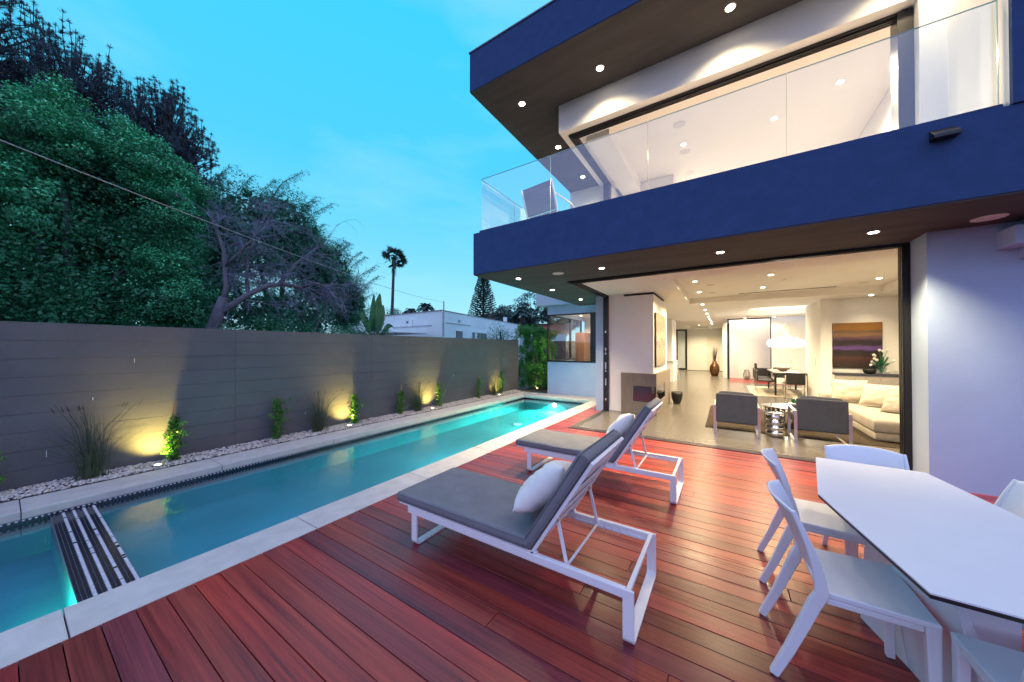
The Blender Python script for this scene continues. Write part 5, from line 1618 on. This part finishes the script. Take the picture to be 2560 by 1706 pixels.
plumes = [((3.7, 6.95), 0.5), ((4.1, 6.7), 0.4), ((4.7, 6.85), 0.4), ((5.1, 6.7), 0.5), ((5.5, 7.45), 0.8), ((5.9, 6.6), 0.6), ((6.1, 6.9), 0.7), ((6.45, 6.7), 0.9), ((6.5, 6.1), 0.9), ((6.6, 5.6), 0.9), ((7.0, 5.5), 0.9), ((7.4, 5.6), 0.8), ((7.9, 5.4), 0.9), ((8.1, 5.25), 0.9), ((8.4, 4.9), 1.0), ((8.5, 4.5), 1.0), ((8.3, 4.1), 1.0), ((8.1, 3.7), 0.9), ((3.4, 6.5), 0.3), ((7.3, 4.9), 0.8), ((5.0, 6.2), .4), ((8.2, 3.2), .9)]
for (yy, zz), ln_ in plumes:
    tip = np.array([-12.2 + rng.normal(0, 0.3), yy, zz])
    b0 = np.array([-12.4, yy - 1.0 * ln_, zz - 1.25])
    P = [b0, b0 + (tip - b0) * 0.5 + np.array([0, -0.08, 0.16]), tip]
    stm.tube(P, [0.016, 0.011, 0.005], 4, cap=False)
    for k in range(13):
        s2 = k / 12
        c = (1 - s2) ** 2 * P[0] + 2 * s2 * (1 - s2) * P[1] + s2 ** 2 * P[2]
        Q.append(leaf_blob(int(46 * (1.15 - 0.75 * s2)), c, (0.18 * (1.1 - 0.75 * s2),) * 2 + (0.16 * (1.15 - 0.6 * s2),), (0.05, 0.11), (0.010, 0.018), droop=0.5))
        if k > 6:                                     # hanging sprays
            for q in range(2):
                e_ = c + np.array([rng.normal(0, .05), rng.uniform(0.05, 0.28), rng.uniform(-0.02, 0.1)])
                stm.tube([c, (c + e_) / 2 + np.array([0, 0, .04]), e_], [0.004, 0.003, 0.002], 3, cap=False)
                Q.append(leaf_blob(9, e_, (0.05, 0.09, 0.05), (0.05, 0.09), (0.009, 0.014), droop=0.6))
put('plumes', quads('plumes', np.concatenate(Q), M['leafB']), fb)
stm.build('plume_stems', M['pinebark'], fb)
limbs((-12.5, 5.0, -0.1), [(-12.4, 6.6, 4.5), (-12.5, 5.3, 5.6), (-12.5, 4.2, 5.4), (-12.4, 7.2, 3.6), (-12.5, 3.4, 4.2)], 0.18, fb, 'pinebark', 0.3)

# low shrubs behind the wall
for cx, cy_, zt, lab in ((-8.8, 3.9, 2.35, 'dark low shrub behind the wall under the bare tree'), (-8.6, 5.0, 2.2, 'dark low shrub behind the wall left of the paddle leaved plant'), (-9.2, 3.0, 2.3, 'dark low shrub behind the wall left of the bare trunk')):
    sh_ = empty('low_shrub', (cx, cy_, 0), label=lab, category='shrub', group='low shrubs behind the wall')
    crown_clumps([((cx, cy_, zt - 0.8), (0.6, 0.75, 0.8))], 60, 95, (0.05, 0.08), (0.025, 0.04), [M['leafA'], M['leafB']], name='foliage', parent=sh_)
    limbs((cx, cy_, -0.1), [(cx, cy_ + 0.3, 1.6), (cx, cy_ - 0.3, 1.6)], 0.05, sh_, 'bark', 0.3, 'stem')

# bare tree -------------------------------------------------------------
bare = empty('bare_tree', (-9.0, 2.4, 0), label='leafless pale tree with twisted trunk above the wall', category='tree')
tk = MB()
X0 = -9.0
trunk = [(X0 - 0.1, 2.25, -0.1), (X0 - 0.05, 2.32, 1.0), (X0, 2.43, 1.95), (X0, 2.53, 2.35), (X0 + 0.02, 2.60, 2.62)]
tk.tube(trunk, [0.17, 0.145, 0.12, 0.105, 0.085], 12)
limb_paths = [
    ([(X0, 2.50, 2.25), (X0 + 0.1, 2.70, 2.45), (X0 + 0.15, 2.95, 2.70), (X0 + 0.2, 3.28, 2.95), (X0 + 0.2, 3.63, 3.06), (X0 + 0.3, 4.0, 3.02), (X0 + 0.3, 4.3, 2.98), (X0 + 0.35, 4.65, 2.78)], [0.12, 0.115, 0.10, 0.09, 0.085, 0.06, 0.05, 0.03]),
    ([(X0, 2.58, 2.5), (X0 - 0.05, 2.66, 2.85), (X0 - 0.1, 2.65, 3.2), (X0 - 0.1, 2.62, 3.65), (X0 - 0.1, 2.50, 4.05), (X0 - 0.15, 2.36, 4.5)], [0.11, 0.09, 0.075, 0.06, 0.05, 0.025]),
    ([(X0 + 0.2, 3.55, 3.04), (X0 + 0.1, 3.80, 3.35), (X0 + 0.1, 3.95, 3.62), (X0, 4.25, 3.9), (X0, 4.6, 4.25)], [0.075, 0.065, 0.05, 0.035, 0.018]),
    ([(X0 + 0.1, 3.0, 2.75), (X0 - 0.3, 3.1, 3.15), (X0 - 0.4, 3.15, 3.6), (X0 - 0.5, 3.35, 4.3), (X0 - 0.4, 3.6, 5.0)], [0.07, 0.06, 0.045, 0.03, 0.012]),
    ([(X0 + 0.3, 4.0, 3.02), (X0 + 0.5, 4.2, 3.15), (X0 + 0.6, 4.42, 3.08), (X0 + 0.6, 4.7, 3.2), (X0 + 0.6, 5.0, 3.15)], [0.05, 0.045, 0.035, 0.025, 0.012]),
    ([(X0 - 0.1, 2.64, 3.3), (X0 + 0.2, 2.8, 3.6), (X0 + 0.3, 3.1, 4.1), (X0 + 0.2, 3.4, 4.5)], [0.05, 0.04, 0.028, 0.012]),
]
for p, r_ in limb_paths:
    tk.tube(p, [k * 0.60 for k in r_], 9)
tk.build('trunk', M['bark'], bare, smooth=True)
tw = MB()
r3 = random.Random(5)


def twig(p, d, ln_, r_, depth):
    pts = [Vector(p)]; dd = Vector(d).normalized()
    n = 6
    cur = Vector((r3.uniform(-1, 1), r3.uniform(-1, 1), r3.uniform(-1.2, 0.2))) * 0.30
    for k in range(n):
        dd = (dd + cur * 0.35 + Vector((r3.gauss(0, 0.10), r3.gauss(0, 0.10), r3.gauss(0, 0.10)))).normalized()
        pts.append(pts[-1] + dd * ln_ / n)
    tw.tube(pts, [r_ * (1 - 0.75 * k / n) for k in range(n + 1)], 4 if depth else 5, cap=False)
    if depth < 3:
        for k in range(2 if depth else 4):
            i = r3.randint(1, n)
            nd = (dd + Vector((r3.gauss(0, 0.7), r3.gauss(0, 0.7), r3.gauss(0, 0.6)))).normalized()
            twig(pts[i], nd, ln_ * r3.uniform(0.45, 0.75), r_ * 0.6, depth + 1)


for p, r_ in limb_paths:
    for i in range(2, len(p)):
        for k in range(6 if i < len(p) - 1 else 9):
            base = Vector(p[i - 1]).lerp(Vector(p[i]), r3.random())
            d = Vector((r3.gauss(0, 0.7), r3.gauss(0.45, 0.7), r3.gauss(0.30, 0.6)))
            if base.y > 4.0:
                d = Vector((r3.gauss(0, 0.6), r3.gauss(0.7, 0.4), r3.gauss(-0.05, 0.6)))
            twig(base, d, r3.uniform(0.4, 0.85), r3.uniform(0.007, 0.012), 0)
tw.build('twigs', M['twig'], bare)

# paddle-leaved plant behind the wall -----------------------------------
bp = empty('paddle_leaf_plant', (-8.3, 5.75, 0), label='broad paddle leaved plant behind the wall beside the white house', category='plant')
for k, (dy, dz, wd_, sg, rl) in enumerate(((-0.10, 3.02, 0.26, 0.0, 0.15), (0.10, 3.05, 0.34, 0.0, -0.1), (0.42, 2.82, 0.34, 0.25, -0.3), (0.30, 2.60, 0.26, 0.4, 0.3), (0.72, 2.28, 0.20, 1.0, 0.5), (0.66, 2.02, 0.20, 1.3, 0.7), (-0.50, 2.35, 0.20, 0.9, -0.5), (-0.30, 2.62, 0.24, 0.5, -0.2), (0.05, 2.5, 0.24, 0.3, 0.8))):
    root_ = Vector((-8.3 + 0.04 * k - 0.16, 5.70, 1.2)); tip = Vector((-8.3 + prng.uniform(-.2, .2), 5.72 + dy, dz))
    mid_ = root_.lerp(tip, 0.42) + Vector((0, 0, 0.25 * sg))
    MB().tube([(root_.x, 5.7, -0.1), root_, mid_], [0.03, 0.022, 0.012], 6).build('stalk', M['leafBig'], bp)
    axis = (tip - mid_).normalized()
    sd = axis.cross(Vector((math.cos(rl) , math.sin(rl), 0.25))).normalized()

    def lf(u, v, mid_=mid_, tip=tip, sg=sg, wd_=wd_, k=k, sd=sd):
        c = mid_.lerp(tip, u) + Vector((0, 0, sg * 0.5 * (u - 1.35 * u * u)))
        prof_ = (math.sin(math.pi * min(1.0, u ** 0.8)) ** 0.6) * (1 - 0.25 * u)
        tear = 1 - 0.22 * (0.5 + 0.5 * math.sin(u * 34 + k * 2 + (3 if v > 0.5 else 0))) * (2 * abs(v - 0.5)) ** 2 * min(1, sg + 0.35)
        return c + sd * (wd_ * prof_ * (v - 0.5) * tear) + Vector((0, 0, abs(v - 0.5) * 0.22 * wd_))
    MB().grid(lf, 30, 8).build('leaf', M['leafBig'], bp, smooth=True)
crown_clumps([((-8.2, 5.75, 1.75), (0.4, 0.55, 0.4))], 40, 70, (0.07, 0.14), (0.012, 0.02), [M['leafF'], M['leafB']], name='underplanting', parent=bp)

# neighbour's white house -----------------------------------------------
A = Vector((-13.8, 13.9, 0)); Bn = Vector((-16.3, 26.6, 0)); Ln_ = Vector((-24.0, 14.55, 0))
nb = empty('white_house', (-17, 18, -0.09), label='low white stucco house with flat roof beyond the wall', category='house')
foot = [(A.x, A.y), (Bn.x, Bn.y), (-26.5, 27.5), (Ln_.x, Ln_.y)]
MB().prism(foot, -0.09, 3.70).build('wall', M['nbwall'], nb)
ctr = Vector((-19, 20))
cap_ = [(p[0] + (p[0] - ctr.x) * 0.008, p[1] + (p[1] - ctr.y) * 0.008) for p in foot]
MB().prism(cap_, 3.701, 3.75).build('parapet_cap', M['roofgravel'], nb)
fd_ = (Bn - A).normalized(); fn_ = Vector((fd_.y, -fd_.x, 0))
ld_ = (Ln_ - A).normalized(); lnn = Vector((-ld_.y, ld_.x, 0))
if lnn.y > 0:
    lnn = -lnn


def on_face(o, d, nrm, s0, s1, z0, z1, t0, t1):
    pts = []
    for z in (z0, z1):
        for s2, t_ in ((s0, t0), (s1, t0), (s1, t1), (s0, t1)):
            pts.append(o + d * s2 + nrm * t_ + Vector((0, 0, z)))
    return MB().add(pts, [(3, 2, 1, 0), (4, 5, 6, 7), (0, 1, 5, 4), (1, 2, 6, 5), (2, 3, 7, 6), (3, 0, 4, 7)])


for s0, s1 in ((1.58, 2.34), (3.69, 3.95), (4.42, 4.84), (4.94, 5.81)):
    w_ = on_face(A, fd_, fn_, s0, s1, 1.5, 2.60, 0.002, 0.03).build('window', M['nbdark'], nb, fixn=True)
    on_face(A, fd_, fn_, s0 - 0.06, s1 + 0.06, 2.602, 2.66, 0.002, 0.06).build('lintel', M['nbwall'], w_, fixn=True)
    if s0 < 4.9:
        k = 0
        while s0 + 0.08 + 0.14 * k < s1:
            on_face(A, fd_, fn_, s0 + 0.07 + 0.14 * k, s0 + 0.095 + 0.14 * k, 1.5, 2.6, 0.05, 0.07).build('window_bar', M['iron'], w_, fixn=True)
            k += 1
for z in (3.16, 3.21, 3.26):
    on_face(A, fd_, fn_, 1.77, 2.08, z, z + 0.02, 0.002, 0.02).build('vent_slot', M['nbdark'], nb, fixn=True)
    on_face(A, ld_, lnn, 3.09, 3.34, z - 0.05, z - 0.02, 0.002, 0.02).build('vent_slot', M['nbdark'], nb, fixn=True)
on_face(A, ld_, lnn, 2.66, 3.0, 2.88, 3.30, 0.002, 0.10).build('meter_box', M['nbwall'], nb, fixn=True)
on_face(A, ld_, lnn, 0.9, 4.7, 2.86, 2.92, 0.002, 0.05).build('conduit', M['iron'], nb, fixn=True)
on_face(A, fd_, fn_, 0.36, 3.4, 3.03, 3.07, 0.002, 0.04).build('conduit', M['iron'], nb, fixn=True)
on_face(A, ld_, lnn, 0.2, 0.9, 2.2, 3.69, 0.004, 0.03).build('corner_panel', M['nbwall'], nb, fixn=True) if False else None
MB().tube([A + fd_ * 0.12 + fn_ * 0.05 + Vector((0, 0, 2.2)), A + fd_ * 0.12 + fn_ * 0.05 + Vector((0, 0, 4.25))], 0.04, 8).build('service_mast', M['iron'], nb)
on_face(A, fd_, -fn_, 10.05, 10.3, 3.752, 4.2, 0.2, 0.45).build('chimney', M['nbwall'], nb, fixn=True)
on_face(A, ld_, lnn, 0.9, 6.5, 2.36, 2.40, 0.3, 2.5).build('carport_roof', M['iron'], nb, fixn=True)
for k in range(3):
    q0 = A + ld_ * (1.2 + 2.3 * k) + lnn * 2.2
    MB().tube([q0 + Vector((0, 0, -0.09)), q0 + Vector((0, 0, 2.36))], 0.04, 6).build('carport_post', M['iron'], nb)

rh = empty('red_roof_house', (-25, 34, -0.09), label='distant house with red tiled hip roof behind the white house', category='house')
MB().box(-28.5, -21.5, 32.0, 39.0, -0.09, 4.95).build('wall', M['nbwall'], rh)
rp = MB()
rp.add([(-28.9, 31.6, 4.96), (-21.1, 31.6, 4.96), (-21.1, 39.4, 4.96), (-28.9, 39.4, 4.96), (-25.6, 35.0, 6.15), (-24.6, 35.8, 6.15)],
       [(3, 2, 1, 0), (0, 1, 5, 4), (1, 2, 5), (2, 3, 4, 5), (3, 0, 4)])
rp.build('roof', M['redtile'], rh)
rw = empty('red_porch_house', (-14, 29, -0.09), label='small white porch with red tiled roof behind the hedge', category='house')
MB().box(-17.2, -13.5, 28.0, 31, -0.09, 2.85).build('wall', M['nbwall'], rw)
MB().add([(-17.4, 27.8, 3.2), (-13.3, 27.8, 3.2), (-13.3, 31.2, 4.1), (-17.4, 31.2, 4.1), (-17.4, 27.8, 3.12), (-13.3, 27.8, 3.12), (-13.3, 31.2, 3.0), (-17.4, 31.2, 3.0)],
         [(0, 1, 2, 3), (7, 6, 5, 4), (0, 4, 5, 1), (1, 5, 6, 2), (2, 6, 7, 3), (3, 7, 4, 0)]).build('roof', M['redtile'], rw, fixn=True)

# fan palm ---------------------------------------------------------------


def fan_palm(x, y, ztop, rad, label, rt=0.22, n=30):
    t = empty('fan_palm', (x, y, 0), label=label, category='palm tree')
    MB().tube([(x - 0.9, y, -0.1), (x - 0.35, y, ztop * 0.5), (x, y, ztop)], [rt * 1.5, rt, rt * 0.8], 10).build('trunk', M['pinebark'], t, smooth=True)
    Q = []
    for i in range(n):
        a = rng.uniform(0, 6.28); el_ = math.asin(rng.uniform(-0.75, 1.0))
        d = np.array([math.cos(a) * math.cos(el_), math.sin(a) * math.cos(el_), math.sin(el_)])
        c = np.array([x, y, ztop]) + d * rad * rng.uniform(0.30, 0.58) + np.array([0, 0, 0.0])
        hub = np.array([x, y, ztop])
        sd = unit(np.cross(d, [0, 0, 1.0]) + 1e-6); upv = np.cross(sd, d)
        rl_ = rng.uniform(-1.2, 1.2); sd2 = sd * math.cos(rl_) + upv * math.sin(rl_); upv = np.cross(sd2, d)
        Q.append(leaf_quads(((hub + c) / 2)[None], d[None], upv[None], [np.linalg.norm(c - hub)], [0.06])[0])
        for k in range(16):
            b_ = (k / 15 - 0.5) * 2.6
            dd = unit(d * math.cos(b_) + sd2 * math.sin(b_) + np.array([0, 0, -0.15]))
            L_ = rad * rng.uniform(0.30, 0.46)
            Q.append(leaf_quads((c + dd * L_ * 0.5)[None], dd[None], upv[None], [L_], [L_ * 0.16])[0])
    hb_ = rand_dirs(90)
    Q += list(leaf_quads(np.array([x, y, ztop]) + hb_ * rad * 0.14, hb_, rand_dirs(90), rng.uniform(.4, .8, 90), rng.uniform(.08, .16, 90)))
    for i in range(60):                               # skirt of dead fronds
        a = rng.uniform(0, 6.28); z = rng.uniform(0.2, 2.4)
        c = np.array([x + 0.3 * math.cos(a), y + 0.3 * math.sin(a), ztop - z])
        Q.append(leaf_quads(c[None], unit(np.array([[0.25 * math.cos(a), .25 * math.sin(a), -1.0]])), np.array([[math.cos(a), math.sin(a), 0]]), [1.0], [0.22 * (1.1 - z / 2.6)])[0])
    put('crown', quads('crown', np.array(Q), M['leafF']), t)


fan_palm(-42.0, 32.25, 15.0, 2.25, 'tall slim fan palm against the sky beyond the white house')


def feather_palm(x, y, ztop, rad, label, n=22):
    t = empty('feather_palm', (x, y, 0), label=label, category='palm tree', group='feather palms beyond the white house')
    MB().tube([(x, y, -0.1), (x, y, ztop)], [0.25, 0.2], 8).build('trunk', M['pinebark'], t)
    Q = []
    for i in range(n):
        a = 6.28 * i / n + rng.normal(0, .1); up_ = rng.uniform(0.2, 1.5)
        prev = np.array([x, y, ztop])
        for k in range(12):
            s2 = (k + 1) / 12
            p = np.array([x, y, ztop]) + np.array([math.cos(a), math.sin(a), 0]) * rad * s2 * math.cos(up_ * 0.8) + np.array([0, 0, rad * (up_ * s2 - (0.55 + 0.5 * up_) * s2 * s2)])
            dr = unit(p - prev); sd = unit(np.cross(dr, [0, 0, 1.0]) + 1e-6)
            for sg in (-1, 1):
                dd = unit(sd * sg + dr * 0.6 + np.array([0, 0, -0.3]))
                L_ = rad * 0.30 * math.sin(math.pi * min(1, s2 * 0.85 + 0.12))
                for m_ in (0.0, 0.5):
                    Q.append(leaf_quads((p + (prev - p) * m_ + dd * L_ * 0.5)[None], dd[None], np.cross(dd, dr)[None], [L_], [0.09])[0])
            prev = p
    put('crown', quads('crown', np.array(Q), M['leafF']), t)


feather_palm(-20.6, 18.9, 4.7, 1.1, 'dark feather palm top right above the white house roof')
feather_palm(-21.6, 18.2, 4.4, 0.9, 'dark feather palm top left above the white house roof')
feather_palm(-17.1, 28.4, 4.9, 1.6, 'pale feather palm in front of the dark trees by the eave', 26)


def far_tree(x, y, h, r, label, n=150, m=('leafF', 'leafP'), L=(0.16, 0.30), group='dark trees far behind the white house'):
    t = empty('far_tree', (x, y, 0), label=label, category='tree', group=group)
    lob = [((x, y, h - r), (r, r, r)), ((x + r * 0.5, y, h - r * 1.5), (r * 0.8, r * 0.8, r * 0.9)), ((x - r * 0.5, y, h - r * 1.6), (r * 0.8, r * 0.8, r * 0.9))]
    crown_clumps(lob, n, 60, L, (L[0] * 0.5, L[1] * 0.5), [M[m[0]], M[m[1]]], parent=t, cr=(0.3, 0.6), pale=0.3)
    limbs((x, y, -0.1), [(x, y, h - r * 0.5), (x + r * 0.5, y, h - r), (x - r * .5, y, h - r)], 0.18, t, 'pinebark', 0.5)


far_tree(-17.4, 30.6, 7.6, 1.9, 'tallest dark tree behind the feather palm by the eave')
far_tree(-14.6, 31.2, 6.9, 1.7, 'dark tree just left of the white wing wall')
far_tree(-19.6, 29.2, 6.0, 1.3, 'smaller grey green tree left of the tallest dark tree')
far_tree(-22.8, 17.6, 4.7, 0.7, 'small dark tree top at the left end of the white house roof', 60, L=(0.10, 0.2))
far_tree(-10.3, 14.8, 2.75, 0.55, 'thin grey bush in front of the white house end wall', 40, L=(0.06, 0.12), m=('leafB', 'leafF'))
far_tree(-11.3, 14.4, 2.25, 0.45, 'low rounded bush in front of the white house', 40, L=(0.06, 0.12), m=('leafB', 'leafF'))

# Norfolk pine
nf = empty('norfolk_pine', (-24.6, 31.7, 0), label='tiered conical pine beyond the white house', category='tree')
MB().tube([(-24.6, 31.7, -0.1), (-24.6, 31.7, 11.3)], [0.25, 0.04], 8).build('trunk', M['pinebark'], nf)
Q = []
for i in range(26):
    z = 4.2 + i * 0.27; rr = 1.75 * (1 - (i / 26) ** 1.15) + 0.18
    for k in range(9):
        a = 6.28 * k / 9 + i * 0.7 + rng.normal(0, .08)
        for s2 in np.linspace(0.15, 1, 12):
            p = np.array([-24.6 + math.cos(a) * rr * s2, 31.7 + math.sin(a) * rr * s2, z + 0.32 * s2 * s2 * rr - 0.05])
            n = 5
            dd = unit(np.array([math.cos(a), math.sin(a), 0.4]) + rng.normal(0, 0.5, (n, 3)))
            Q.append(leaf_quads(p + dd * 0.07, dd, rand_dirs(n), rng.uniform(.16, .26, n), rng.uniform(.07, .11, n)))
put('crown', quads('crown', np.concatenate(Q), M['leafF']), nf)

# overhead wires
def wire(name, p0, p1, sag, r_, label):
    p0, p1 = Vector(p0), Vector(p1)
    pts = [p0.lerp(p1, k / 24) - Vector((0, 0, sag * 4 * (k / 24) * (1 - k / 24))) for k in range(25)]
    MB().tube(pts, r_, 5).build(name, M['wire'], smooth=True, label=label, category='wire')


wire('service_wire', (-4.5, -1.5, 3.40), tuple(A + fd_ * 0.12 + fn_ * 0.05 + Vector((0, 0, 4.2))), 0.25, 0.006, 'thin overhead service wire running to the white house mast')
